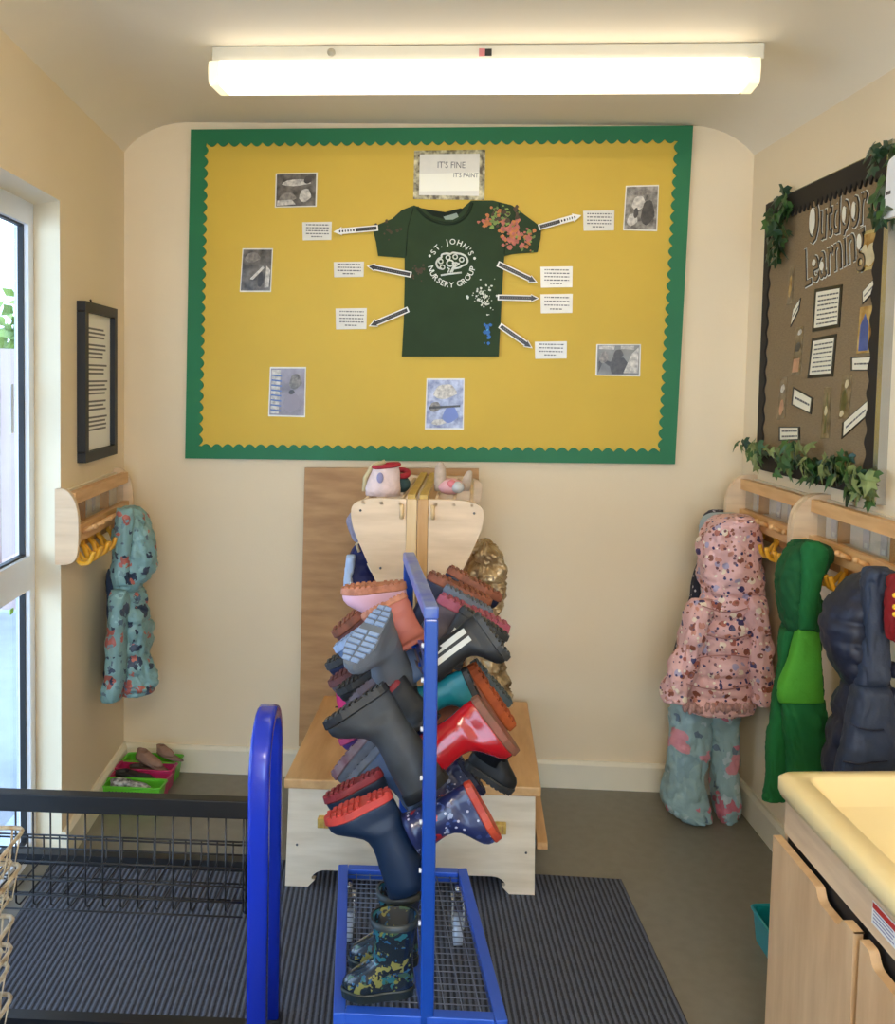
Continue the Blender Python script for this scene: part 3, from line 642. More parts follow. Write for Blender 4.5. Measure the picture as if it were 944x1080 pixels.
# ivy
LEAF=[mat('ivy_green',(62,100,44),.45,vary=.2,scale=40),mat('ivy_pale_green',(132,146,84),.5,vary=.2,scale=40),mat('ivy_dark_green',(28,62,30),.4,vary=.15,scale=40)]
def leaf(b,c,size,ang,tilt,mi,fr):
    sh=[(0,-.12),(.28,-.35),(.62,-.22),(.42,.05),(.62,.42),(.26,.36),(0,1.0),(-.26,.36),(-.62,.42),(-.42,.05),(-.62,-.22),(-.28,-.35)]
    R=Matrix.Rotation(ang,3,'Z')@Matrix.Rotation(tilt[0],3,'X')@Matrix.Rotation(tilt[1],3,'Y')
    B=Matrix((fr.ex,fr.up,fr.n)).transposed()
    pts=[c+B@(R@V(x*size,y*size,-.25*size*abs(x)*1.2-.12*size*y*y)) for x,y in sh]; cc=c+B@(R@V(0,.1*size,.04*size))
    n=len(pts); b.add([cc]+pts,[(0,i+1,(i+1)%n+1) for i in range(n)],mi,False)
def ivy(label,pts,n,spread,size,fr,off,cols,seed,droop=0):
    root=thing('ivy_garland',label,'artificial ivy',fr.w(*fr.px(*pts[0],off),off)); rnd=random.Random(seed)
    P=[fr.w(*fr.px(x,y,off),off+rnd.uniform(0,.012)) for x,y in pts]; S=[V(*q) for q in smoothrows([tuple(p) for p in P],6)]
    b=MB(); b.tube(S,.0022,6); b.build('vine_stem',mat('vine_stem',(84,80,44),.7),root)
    b=MB()
    for i in range(n):
        p=S[rnd.randrange(len(S))]+fr.ex*rnd.gauss(0,spread)+fr.up*rnd.gauss(0,spread)+fr.n*rnd.uniform(.004,.05)
        leaf(b,p,rnd.uniform(*size),rnd.uniform(-PI,PI) if not droop else PI+rnd.uniform(-1.1,1.1),(rnd.uniform(-.6,.6),rnd.uniform(-.7,.7)),rnd.choice(cols),fr)
    o=b.build('leaves',LEAF,root); so=o.modifiers.new('thick','SOLIDIFY'); so.thickness=.0008
ivy('ivy garland trailing along the bottom of hessian board',[(792,470),(810,474),(830,478),(850,485),(870,492),(890,495),(905,500),(922,508),(928,512)],110,.021,(.026,.046),FR,.02,[0,0,1,1,2],3,1)
ivy('dark ivy clump at the top left corner of hessian board',[(831,212),(826,232),(822,250),(828,262)],34,.026,(.03,.05),FR,.02,[0,2,2],4,1)
ivy('ivy clump at the upper right of hessian board',[(946,160),(946,190),(948,215),(949,232)],30,.024,(.03,.055),FR,.02,[0,2,2],5,1)
b=MB()
r_=thing('ivy_sprig','single hanging ivy leaf below the board near coat rack','artificial ivy',FR.w(*FR.px(888,535,.02),.02))
b.tube([FR.w(*FR.px(903,508,.02),.025),FR.w(*FR.px(896,515,.02),.03),FR.w(*FR.px(893,520,.02),.025)],.0015,6); b.build('vine_stem',mat('vine_stem',(84,80,44),.7),r_)
b=MB(); leaf(b,FR.w(*FR.px(893,518,.025),.025),.062,PI+.1,(.2,.2),2,FR); leaf(b,FR.w(*FR.px(902,510,.025),.03),.035,PI-.8,(.2,-.2),0,FR); o=b.build('leaves',LEAF,r_); so=o.modifiers.new('thick','SOLIDIFY'); so.thickness=.0008
# white box device at the right
w_=thing('wall_sensor','white plastic box on right wall at the top edge of ivy','wall box',FR.w(*FR.px(945,235,.03)))
a=FR.px(943,203,.05); b=MB(); b.prism(roundpoly([(a[0],a[1]-.065),(a[0]+.1,a[1]-.065),(a[0]+.1,a[1]+.09),(a[0]+.012,a[1]+.07)],.012),FR,.026,.075); b.build('casing',WHITE,w_,bevel=.004)
b=MB(); b.rect(FR,a[0]+.01,a[1]-.01,a[0]+.03,a[1]-.002,.0752,.076); b.build('vent_slot',INK,w_)
# ================================================================== COAT RACKS
PERSPEX=bpy.data.materials.new('clear_perspex'); PERSPEX.use_nodes=True
_n=PERSPEX.node_tree.nodes; _l=PERSPEX.node_tree.links; _n.remove(_n['Principled BSDF'])
_t=_n.new('ShaderNodeBsdfTransparent'); _t.inputs[0].default_value=(.93,.94,.95,1); _g=_n.new('ShaderNodeBsdfGlossy'); _g.inputs['Roughness'].default_value=.12
_x=_n.new('ShaderNodeMixShader'); _x.inputs[0].default_value=.09
_l.new(_t.outputs[0],_x.inputs[1]); _l.new(_g.outputs[0],_x.inputs[2]); _l.new(_x.outputs[0],_n['Material Output'].inputs[0])
def coat_rack(fr,a0,a1,ztop,label,near_bracket,pegs,prot=.105,rail=.045,zd=.19):
    """a0..a1 along the wall; brackets at both ends; rail plane at offset rail"""
    root=thing('coat_rack',label,'coat rack',fr.w((a0+a1)/2,ztop-.2,0),'wooden coat racks on the side walls')
    for a in (a0,a1):
        f2=Frame(fr.w(a,0,0),fr.n,fr.ex)
        P=roundpoly([(.001,ztop-zd),(prot*.75,ztop-zd),(prot,ztop-zd+.03),(prot,ztop-.045),(prot*.55,ztop+.008),(.001,ztop+.008)],[0,.03,.05,.05,.04,0])
        b=MB(); b.prism(P,f2,-.009,.009); b.build('side_bracket',BIRCH,root,bevel=.002)
    a0+=.01;a1-=.01
    b=MB(); b.rect(fr,a0,ztop-.04,a1,ztop-.005,rail-.010,rail+.012); b.build('top_rail',BEECH,root,bevel=.002)
    b=MB(); b.rect(fr,a0,ztop-.155,a1,ztop-.105,rail-.010,rail+.014); b.build('peg_rail',BEECH,root,bevel=.002)
    b=MB(); b.rect(fr,a0,ztop-.155,a1,ztop-.005,.001,.012); b.build('back_board',wood('pale_back_board',(246,234,212),(238,222,196),5,(1,1,7)),root)
    b=MB(); b.rect(fr,a0,ztop-.19,a1,ztop-.160,.002,.022); b.build('lower_board',BEECHD,root)
    b=MB(); b.rect(fr,a0+.02,ztop-.105,a1-.02,ztop-.04,rail-.001,rail+.001); b.build('clear_name_panel',PERSPEX,root)
    k=int((a1-a0)/.085)
    for i in range(k):
        x=a0+.05+i*(a1-a0-.08)/k
        if i%3==1:
            b=MB(); b.rect(fr,x-.002,ztop-.105,x+.002,ztop-.04,.012,rail+.0); b.build('divider_strip',BEECHD,root)
        else:
            b=MB(); b.rect(fr,x-.012,ztop-.103,x+.018,ztop-.05,.014,.0155); b.rect(fr,x-.004,ztop-.1,x+.010,ztop-.088,.0156,.0166,1); b.build('name_card',[mat('grey_white_name_card',(222,212,208),.4,vary=.06,scale=80),PAPERW],root)
    for x in pegs:
        b=MB(); p=fr.w(x,ztop-.128,rail+.012); q=fr.w(x,ztop-.112,rail+.048); b.tube([p,q],.007,10); b.ball(q,.0085,0,10,7); b.build('wooden_peg',BEECH,root)
        b=MB(); z=ztop-.19
        for s in (-1,1):
            P=[fr.w(x,z+.02,.014),fr.w(x+s*.008,z,.036),fr.w(x+s*.022,z-.026,.052),fr.w(x+s*.030,z-.022,.082),fr.w(x+s*.032,z+.010,.094)]
            b.tube([V(*q) for q in smoothrows([tuple(p) for p in P],4)],.0068,8)
        b.box(fr.w(x,z+.024,.018),(.03,.02,.03)); b.build('double_hook',HOOKY,root)
    return root
def aR_(x,y,off): return FR.px(x,y,off)[0]
r1a,r1b=aR_(767,505,.115),aR_(839,524,.09); zt=1.150
ra=aR_(784,504,.045); rb=aR_(855,524,.045)
coat_rack(FR,ra,rb,zt,'wooden coat rack nearer the back corner on right wall, under pink coat',0,[ra+.13,ra+.24,ra+.35,rb-.05])
coat_rack(FR,rb+.02,rb+.62,zt,'wooden coat rack nearer the camera on right wall, under navy coat',0,[rb+.075,rb+.17,rb+.26,rb+.35,rb+.46,rb+.56])
la_=FL.px(58.5,550,0)[0]; lb_=FL.px(139,515,.06)[0]
coat_rack(FL,la_+.0,min(lb_,-.12),1.118,'wooden coat rack on left wall with rainbow-bird coat' if False else 'wooden coat rack on left wall above the turquoise coat',0,[la_+.07,la_+.15,la_+.23,la_+.31,la_+.42],prot=.066,rail=.04,zd=.21)
# ================================================================== COATS
def root_at(name,label,cat,x,y,Y,group=None): return thing(name,label,cat,ony(x,y,Y),group)
PINK=spots('pink_printed_nylon',(226,178,172),[(34,.36,[(146,84,64),(64,54,96),(240,220,196),(176,100,84),(176,164,190),(206,140,120)],.012),(62,.30,[(60,52,100),(226,178,172),(150,90,70),(240,226,206),(120,80,90)],.004)],.45,.8)
PSUIT=spots('teal_unicorn_print',(150,178,180),[(9,.42,[(204,116,132),(150,178,180),(214,144,152),(136,166,174)],.13),(22,.30,[(214,126,140),(180,198,202),(150,178,180),(104,124,142)],.05)],.4,.9)
NDOT=spots('navy_dotted_fabric',(26,28,50),[(55,.27,[(225,220,225),(200,190,205)],0)],.6,.2)
BIRD=spots('turquoise_bird_print',(128,166,166),[(17,.36,[(170,92,80),(44,60,80),(140,178,176),(150,188,188),(64,78,98)],.07),(34,.32,[(40,54,76),(128,166,166),(186,104,90),(110,146,150),(90,112,126)],.04)],.4,.9)
GRN=mat('green_cotton_fleece',(12,104,46),.85,vary=.1,scale=9,bump=.8,bscale=18)
GRND=mat('deep_green_cotton',(8,84,38),.85,vary=.1,scale=9,bump=.8,bscale=18)
LIME=mat('lime_green_cotton',(78,160,38),.8,vary=.05,scale=9,bump=.3,bscale=150)
NAVY=mat('navy_quilted_nylon',(26,33,54),.5,vary=.08,scale=8,bump=.7,bscale=28)
NAVY2=mat('slate_navy_fabric',(44,54,74),.6,vary=.06,scale=30,bump=.25,bscale=160)
GOLD=mat('crinkled_gold_foil_fabric',(226,200,156),.34,.5,vary=.2,scale=18,col2=(140,108,66),bump=1,bscale=22)
# puddle suit under pink coat
s=root_at('puddle_suit','pale teal waterproof suit with pink rainbows, legs hanging below pink coat','waterproof suit',742,742,2.9,'coats on the right wall')
def suitleg(rows,seed): return cloth(rows,2.9,.13,'trouser_leg',PSUIT,s,wr=.015,ws=13,seed=seed,fold=.04,fn=4)
suitleg([(735,712,752,-.02),(760,708,750,-.02),(790,704,748,-.02),(815,700,746,-.02),(835,698,744,-.02),(850,700,748,-.02),(860,712,750,-.03),(865,724,748,-.03)],1)
suitleg([(735,740,776,0),(760,742,776,0),(790,746,777,0),(820,750,778,0),(845,751,779,0),(860,753,778,0),(868,762,774,0)],2)
cloth([(560,750,775),(600,742,780),(640,738,784),(690,728,782),(740,714,776)],2.92,.08,'suit_body',mat('pale_blue_suit_fabric',(168,186,196),.5,vary=.06),s,seed=5)
cloth([(541,752,776),(548,742,785),(560,739,788),(585,738,786),(610,744,780),(622,748,776)],2.90,.10,'suit_hood',mat('pale_blue_suit_fabric',(168,186,196),.5),s,seed=5)
# navy dotted coat behind
s=root_at('coat','navy white-dotted coat mostly hidden behind the pink coat','coat',735,690,3.0,'coats on the right wall')
cloth([(538,752,768),(543,745,778),(555,741,782),(575,738,783),(600,737,780),(620,742,776)],2.985,.08,'hood',NDOT,s,seed=3)
cloth([(600,735,790),(640,727,795),(680,720,800),(720,716,800),(745,716,795)],3.0,.08,'coat_body',NDOT,s,seed=4)
cloth([(590,736,755),(620,729,752),(650,721,746),(690,712,738),(725,710,732),(753,712,728)],2.985,.08,'sleeve',NDOT,s,seed=4)
# pink coat
s=root_at('coat','pink flower-print padded coat with hood, hanging over other coats','coat',760,750,2.75,'coats on the right wall')
cloth([(618,742,802),(630,738,806),(645,734,808),(665,729,808),(690,724,806),(715,720,802),(735,719,796),(746,722,791),(751,730,784)],2.78,.19,'coat_body',PINK,s,quilt=.062,amp=.09,wr=.013,ws=20,seed=1,n=10,seg=80)
cloth([(543,764,788),(547,755,795),(555,745,799),(570,738,802),(590,737,803),(605,738,804),(618,742,802),(630,748,798)],2.77,.16,'hood',PINK,s,wr=.013,ws=20,seed=2,n=7,fold=.03,fn=6)
cloth([(545,776,792),(560,770,797),(585,768,800),(610,766,803),(628,762,806)],2.72,.05,'hood_edge',PINK,s,seed=9,wr=.004)
cloth([(632,728,752),(650,722,748),(675,715,742),(700,707,735),(720,702,728),(734,700,722),(740,701,719)],2.73,.11,'sleeve',PINK,s,wr=.012,ws=20,quilt=.07,amp=.07,seed=3,n=6)
cloth([(628,786,806),(645,786,809),(670,788,811),(700,789,813),(725,790,814),(738,791,813),(741,794,811)],2.70,.11,'sleeve',PINK,s,wr=.012,ws=20,quilt=.07,amp=.07,seed=4,n=6)
b=MB()
for y0,xa,xb_ in ((640,742,796),(668,738,800),(697,730,800),(722,724,796)):
    b.tube([ony(xa+(xb_-xa)*t/8,y0+6*math.sin(PI*t/8)*(1 if y0!=697 else -1),2.675+.0*t)+V(0,.012*abs(t-4)/4,0) for t in range(9)],.002,6)
b.build('quilting_seam',mat('dusky_pink_thread',(176,120,112),.6),s)
b=MB()
rnd=random.Random(7)
for i in range(120):
    x=722+i*.6; p=ony(x,746+rnd.uniform(-2,4),2.69+rnd.uniform(-.01,.05)); b.ball(p,(.008,.008,.012),0,6,5)
b.build('fluffy_hem_trim',mat('dusky_pink_fur',(196,150,140),.9,vary=.15,scale=60),s)
# green coat
s=root_at('coat','two-tone green hooded coat with lime panel hanging by the tray unit','coat',845,840,2.3,'coats on the right wall')
cloth([(570,848,862),(575,838,870),(585,829,873),(600,824,868),(620,822,863),(640,823,861),(655,825,860),(666,830,858)],2.30,.14,'hood',GRND,s,seed=11,wr=.011,fold=.05,fn=5)
cloth([(571,850,864),(580,846,873),(592,846,872),(605,845,868),(625,843,864),(645,842,861),(664,843,860)],2.235,.05,'hood_edge',GRN,s,seed=12,wr=.003)
cloth([(655,826,862),(672,823,864),(700,820,866),(730,818,868),(760,815,868),(800,814,868),(832,818,868),(842,822,866)],2.34,.08,'coat_body',GRND,s,seed=13,wr=.008,fold=.07)
cloth([(664,824,846),(700,820,842),(740,816,838),(780,811,834),(815,807,831),(836,804,829),(842,804,828)],2.29,.05,'sleeve',GRN,s,seed=14,wr=.007,ex=3,taper=0)
cloth([(662,842,862),(675,838,864),(700,830,866),(720,822,867),(735,821,868),(741,822,868)],2.245,.05,'lime_panel',LIME,s,seed=15,wr=.003,ex=3)
cloth([(738,823,868),(770,826,869),(810,829,869),(850,832,868),(870,834,866)],2.25,.06,'front_panel',GRN,s,seed=16,wr=.010,ex=3)
b=MB(); b.ball(ony(863,640,2.25),(.02,.02,.022)); b.build('cuff_tab',GRND,s)
# navy coat
s=root_at('coat','navy padded hooded coat hanging nearest the tray unit','coat',905,830,2.02,'coats on the right wall')
cloth([(602,915,930),(610,903,934),(622,891,925),(638,878,918),(655,871,915),(672,870,914),(690,875,913),(706,882,911),(718,889,908),(724,896,905)],2.0,.15,'hood',NAVY,s,quilt=.048,amp=.09,seed=21,wr=.004,n=7)
cloth([(598,917,936),(606,911,943),(625,909,941),(660,908,938),(700,907,935),(722,906,934)],1.935,.07,'hood_band',NAVY2,s,seed=22,wr=.007,ex=3)
cloth([(715,893,936),(730,886,938),(750,880,940),(780,874,942),(815,868,944),(850,866,944),(870,870,942)],2.02,.15,'coat_body',NAVY,s,quilt=.07,amp=.14,seed=23,wr=.006,n=8)
cloth([(718,902,936),(735,898,938),(760,892,940),(790,888,941),(820,884,941),(845,886,940)],1.95,.08,'front_panel',NAVY2,s,seed=24,wr=.005,ex=3)
b=MB(); b.ball(ony(941,706,1.95),(.018,.03,.018)); b.ball(ony(941,736,1.95),(.02,.03,.024)); b.build('collar_flap',NAVY,s)
b=MB()
b.tube([ony(x,y,1.905) for x,y in ((897,763),(905,768),(918,771),(932,770))],.0022,6)
b.tube([ony(x,y,1.905) for x,y in ((889,803),(905,806),(922,804),(936,803))],.0022,6); b.build('pocket_seam',NAVY,s)
# red coat
s=root_at('coat','dark red garment at the right picture edge beside navy coat','coat',945,680,1.9,'coats on the right wall')
RED=mat('dark_red_fabric',(150,20,24),.6,vary=.08); cloth([(606,940,975),(625,938,980),(650,937,985),(672,937,985),(677,940,980)],1.86,.10,'coat_body',RED,s,seed=31)
b=MB(); 
for yy in (628,640,648): b.ball(ony(944,yy,1.80),(.006,.004,.006))
b.build('yellow_trim',mat('yellow_trim',(226,176,40),.5),s)
# turquoise coat, left wall
s=root_at('coat','turquoise padded coat with red and navy birds on left wall','coat',138,738,3.0)
cloth([(533,132,142),(538,127,148),(550,123,156),(570,121,164),(590,120,165),(605,119,161),(617,121,152),(626,124,148)],2.98,.16,'hood',BIRD,s,seed=41,wr=.012,ws=20,quilt=.07,amp=.06,n=7)
cloth([(615,122,148),(625,118,153),(645,116,157),(670,115,159),(695,114,160),(712,115,166),(722,118,167),(730,122,164)],2.99,.17,'coat_body',BIRD,s,quilt=.055,amp=.13,seed=42,wr=.014,ws=20,n=8)
cloth([(622,117,134),(645,115,135),(670,113,135),(700,112,135),(720,109,134),(734,109,130),(739,112,127)],2.90,.10,'sleeve',BIRD,s,quilt=.075,amp=.1,seed=43,n=6)
cloth([(536,124,140),(550,122,140),(575,121,138),(600,120,138),(618,120,140)],2.9,.05,'hood_edge',BIRD,s,seed=44)
s=root_at('coat','dark blue garment peeping out behind the turquoise coat','coat',117,625,3.05)
cloth([(600,114,124),(612,113,125),(640,114,128),(690,112,130),(715,110,128)],3.08,.08,'coat_body',mat('dusky_blue_fabric',(52,66,92),.7,vary=.1),s,seed=45)
# gold coat behind the bench
s=root_at('coat','crinkled gold padded coat hanging behind the boots on the bench rack','coat',515,745,2.9)
cloth([(568,508,518),(578,500,526),(592,496,533),(610,494,534),(630,494,532),(645,495,524),(656,498,516)],2.8,.15,'hood',GOLD,s,quilt=.06,amp=.2,seed=51,n=12,seg=90,wr=.016,ws=34)
cloth([(650,492,520),(675,490,526),(695,490,531),(715,492,536),(735,494,539),(746,498,538)],2.84,.16,'coat_body',GOLD,s,quilt=.055,amp=.2,seed=52,n=12,seg=90,wr=.016,ws=34)
# ================================================================== DOUBLE CLOAKROOM BENCH
OB=V(.07,2.47,0); AN=math.radians(5.2)
MBn=Matrix.Translation(OB)@Matrix.Rotation(-AN,4,'Z')
bench=thing('cloakroom_bench','double-sided birch cloakroom bench with end panels and top shelf','bench',M=MBn)
F0=Frame((0,0,0),(1,0,0),(0,-1,0))   # local frame, off is toward the camera
def lb(b,name,m,**k): return b.build(name,m,bench,local=True,**k)
arch=lambda s:[(-.358,0),(-.300,0)]+roundpoly([(-.292,.03),(-.262,.058),(.250,.058),(.278,.03)],.02,4)+[(.288,0),(.352,0)]
end=arch(0)+[(.347,.295),(-.350,.295)]
for yy in (0,-.62):
    b=MB(); b.prism(end,F0,yy-.018,yy); lb(b,'end_panel',wood('pale_ply_panel',(236,220,194),(218,200,170),5,(1,1,7)),bevel=.002)
for x in (-.17,.17):
    b=MB(); b.box((x,.32,.18),(.018,.60,.2)); lb(b,'base_divider',BIRCH)
b=MB(); b.box((.375,.33,.125),(.03,.56,.02)); b.box((-.0,.33,.125),(.68,.56,.012)); lb(b,'lower_shelf',BEECH)
for s in (-1,1):
    b=MB(); x0,x1=(.032,.362) ; pts=[(x0*s,-.01),(x1*s,-.01),(x1*s,.66),(x0*s,.66)]
    b.add([V(x,y,.296) for x,y in pts]+[V(x,y,.324) for x,y in pts],[(0,1,2,3),(7,6,5,4),(0,4,5,1),(1,5,6,2),(2,6,7,3),(3,7,4,0)]); lb(b,'seat_board',BIRCH_TOP,bevel=.004)
b=MB(); b.box((-.27,.55,.3245),(.07,.012,.001)); lb(b,'seat_slot',BLACKP)
UP=wood('honey_post',(206,158,98),(186,138,80),5,(9,9,1))
UPL=wood('pale_post',(228,196,146),(212,176,124),5,(9,9,1))
for s,m,n_ in ((-1,UPL,'upright_post'),(1,UP,'upright_post')):
    for yy in (.010,.60):
        b=MB(); b.box((s*.0155,yy,.725),(.029,.022,.80)); lb(b,n_,m,bevel=.001)
    b=MB(); b.box((s*.017,.305,1.131),(.022,.60,.012)); lb(b,'top_rail',YPINE)
    b=MB(); b.box((s*.0155,.305,.88),(.022,.57,.12)); lb(b,'peg_rail',BEECH)
    b=MB(); b.box((s*.0155,.305,.50),(.022,.57,.10)); lb(b,'back_slat',BEECH)
    P=[(.031,1.125),(.135,1.125),(.182,1.11),(.186,1.075),(.175,1.03),(.105,.875),(.031,.86)]
    P=roundpoly(P,[0,.03,.035,.03,.03,.02,0])
    for yy in (0,-.61):
        b=MB(); b.prism([(s*x,z) for x,z in P],F0,yy-.018,yy); lb(b,'shelf_bracket',BIRCH,bevel=.003)
    for x in (.05,.10,.15):
        b=MB(); b.tube([V(s*x,.0,1.112),V(s*x,.61,1.112)],.006,8); lb(b,'shelf_dowel',BIRCH)
    b=MB(); b.tube([V(s*.043,-.004,1.07),V(s*.043,-.004,1.11)],.006,8); lb(b,'dowel_plug',UPL)
    for x,z in ((.158,1.09),(.10,.93)):
        b=MB(); b.tube([V(s*x,.001,z),V(s*x,-.0015,z)],.0035,8); lb(b,'screw_head',INK)
    for x,z in ((.325,.13),): 
        b=MB(); b.tube([V(s*x,.001,z),V(s*x,-.0015,z)],.0035,8); lb(b,'screw_head',INK)
for x,z in ((-.247,.205),(.25,.205)):
    b=MB(); b.box((x,-.012,z),(.034,.022,.028)); b.box((x+.005,-.024,z),(.006,.004,.024),None,1); lb(b,'wooden_clip',[YPINE,BEECHD],bevel=.002)
for yy in (.12,.3,.48):
    for s in (-1,1):
        b=MB(); b.tube([V(s*.026,yy,.88),V(s*.075,yy,.90)],.007,8); lb(b,'coat_peg',BEECH)
# plywood panel on the back wall
b=MB(); q=[FB.px(x,y,.02) for x,y in ((322,493),(505,494),(503,752),(316,745))]
b.prism([(q[3][0],.12),(q[2][0],.12),(q[1][0],q[1][1]),(q[0][0],q[0][1])],FB,.0195,.031)
tag(b.build('plywood_sheet',PLY),'brown plywood sheet standing against back wall behind the bench','plywood panel')
# things on the top shelf
def shelfobj(px,py,Y): return ony(px,py,Y)
ZS=1.125
def ons(x,Y): # point on shelf top
    p=ony(x,500,Y); return V(p.x,Y,1.118)
FUR=mat('cream_pink_fleece',(232,206,198),.9,vary=.06,scale=60,bump=.5,bscale=120); REDT=mat('crimson_fleece',(170,36,48),.8,vary=.08,scale=50)
p=ons(406,2.60)
s=thing('slipper_boot','cream and pink fleece slipper boot with red rim on top shelf','slipper',p)
b=MB(); rings=[]
for z,xa,xb_,w in ((0,-.05,.042,.03),(.02,-.052,.042,.033),(.04,-.045,.04,.033),(.06,-.036,.04,.032),(.078,-.03,.036,.03)):
    rings.append([p+V((xa+xb_)/2+(xb_-xa)/2*math.cos(t*PI/10),w*math.sin(t*PI/10),z) for t in range(20)])
b.loft(rings); b.build('boot_body',FUR,s)
b=MB(); b.tube([p+V(.003+.034*math.cos(t*PI/8),.031*math.sin(t*PI/8),.079+.004*math.cos(t*PI/8)) for t in range(16)],.0055,8,closed=True); b.build('red_rim',REDT,s)
b=MB(); b.tube([p+V(-.054,0,.01),p+V(-.052,0,.045),p+V(-.035,0,.075),p+V(0,0,.09)],.006,8); b.build('cream_trim',mat('beige_trim',(206,186,140),.8),s)
b=MB(); b.ball(p+V(-.012,-.034,.05),(.009,.004,.014)); b.build('eye_patch',mat('lavender_grey_patch',(150,144,180),.6),s)
p=ons(424,2.68); s=thing('slipper_boot','red and dark teal slipper beside the cream one on top shelf','slipper',p)
b=MB(); b.ball(p+V(0,0,.022),(.024,.05,.022)); b.build('slipper_foot',mat('dark_teal_felt',(52,78,82),.9,vary=.1),s)
b=MB(); b.tube([p+V(-.003+.02*math.cos(t*PI/8),.026*math.sin(t*PI/8),.052+.006*math.sin(t*PI/8)) for t in range(16)],.008,8,closed=True); b.build('red_cuff',REDT,s)
BEI=mat('beige_plush',(200,180,160),.95,vary=.1,scale=60,bump=.5,bscale=120); PKP=mat('pale_pink_plush',(230,176,180),.95,vary=.05); GYP=mat('pale_grey_plush',(196,196,194),.95,vary=.08)
p=ons(475,2.64); s=thing('bunny_slipper','pink and grey bunny slipper with beige ears on top shelf','slipper',p)
b=MB(); b.ball(p+V(.0,0,.022),(.038,.045,.022)); b.build('slipper_foot',PKP,s)
b=MB(); b.ball(p+V(.018,-.04,.024),(.017,.017,.016)); b.build('grey_pompom',GYP,s)
b=MB(); b.ball(p+V(.002,-.035,.032),(.013,.013,.012)); b.build('pink_nose',mat('rose_plush',(226,130,136),.9),s)
b=MB(); b.loft([[p+V(-.028+.0*z+r*math.cos(t*PI/6),-.01+r*.8*math.sin(t*PI/6),z) for t in range(12)] for z,r in ((.01,.014),(.03,.016),(.055,.016),(.075,.014),(.086,.008),(.089,.002))]); b.build('ear',BEI,s)
b=MB(); b.loft([[p+V(.036+.25*z+r*math.cos(t*PI/6),.0+r*.8*math.sin(t*PI/6),z) for t in range(12)] for z,r in ((.01,.013),(.03,.014),(.05,.012),(.062,.008),(.066,.002))]); b.build('ear',BEI,s)
for o in list(bpy.data.objects):
    if o.get('category')=='slipper': o.scale=(1.1,1.1,1.1)
# hat, bag and pink pouch on the left side of the bench
s=root_at('woollen_hat','grey-lilac knitted hat poking out left of the shelf bracket','hat',372,566,2.72)
cloth([(541,370,380),(547,366,386),(556,367,388),(566,371,388),(572,376,386)],2.72,.10,'hat_body',mat('grey_lilac_knit',(160,154,172),.9,vary=.08,scale=50),s,seed=61)
s=root_at('school_bag','navy and pale blue bag hanging left of the bench','bag',377,616,2.68)
cloth([(572,376,392),(585,368,396),(600,365,398),(616,363,400),(625,365,398)],2.7,.12,'bag_body',mat('navy_bag_fabric',(24,34,96),.6,vary=.05),s,seed=62,ex=3)
cloth([(585,366,374),(600,364,373),(618,362,372)],2.63,.03,'pale_side_panel',mat('pale_blue_panel',(186,206,236),.5),s,seed=63)
b=MB(); b.tube([ony(x,y,2.62) for x,y in ((379,582),(376,574),(381,570),(386,578))],.005,8); b.build('cream_strap',mat('cream_strap',(226,206,170),.7),s); b=MB(); b.tube([ony(x,y,2.62) for x,y in ((388,594),(392,602),(398,608))],.004,8); b.build('cream_strap',mat('cream_strap',(226,206,170),.7),s)
s=root_at('drawstring_pouch','bright pink pouch with red stripes on the left bench seat','pouch',365,744,2.85)
cloth([(720,356,377),(728,354,380),(738,355,381),(746,358,379)],2.85,.09,'pouch_body',mat('hot_pink_fabric',(222,52,130),.6,vary=.05),s,seed=64,ex=3)
b=MB(); b.box(ony(372,733,2.79),(.016,.01,.06)); b.build('red_stripe',mat('scarlet_fabric',(206,30,54),.6),s)
# ================================================================== TUBS IN THE CORNER
LG=mat('lime_plastic',(96,190,44),.35,vary=.02,coat=.3); PKT=mat('raspberry_plastic',(186,40,96),.35,vary=.02,coat=.3)
def tub(cx,cy,w_,d_,h_,m,label,ang=-.11,slots=False):
    Mx=Matrix.Translation((cx,cy,0))@Matrix.Rotation(ang,4,'Z'); root=thing('plastic_tub',label,'tub',M=Mx,group='small plastic tubs by the left wall')
    def ring(w,d,z): return [V(x*w/2,y*d/2,z) for x,y in [(p[0],p[1]) for p in roundpoly([(-1,-1),(1,-1),(1,1),(-1,1)],.22,3)]]
    b=MB(); b.loft([ring(w_*.88,d_*.84,.002),ring(w_,d_,h_),ring(w_-.008,d_-.008,h_),ring(w_*.88-.008,d_*.84-.008,.006)],0,(1,1),False); b.build('tub_body',m,root,local=True)
    b=MB(); R=ring(w_+.004,d_+.004,h_); b.tube(R,.0035,6,closed=True); b.build('rolled_rim',m,root,local=True)
    if slots:
        b=MB()
        for i in range(14): b.box((-w_*.36+i*w_*.055,-d_/2*.955,h_*.55),(.004,.004,h_*.5))
        b.build('slot_openings',BLACKP,root,local=True)
    return Mx
tub(-.845,3.215,.20,.068,.075,LG,'lime tub at the back against baseboard, shoes across it')
tub(-.850,3.148,.20,.064,.075,PKT,'raspberry pink tub in front of the rear lime tub')
tub(-.852,3.082,.20,.064,.070,PKT,'raspberry pink tub next behind the front lime tub')
tub(-.853,3.014,.20,.066,.075,LG,'lime tub with slotted front nearest the camera',slots=True)
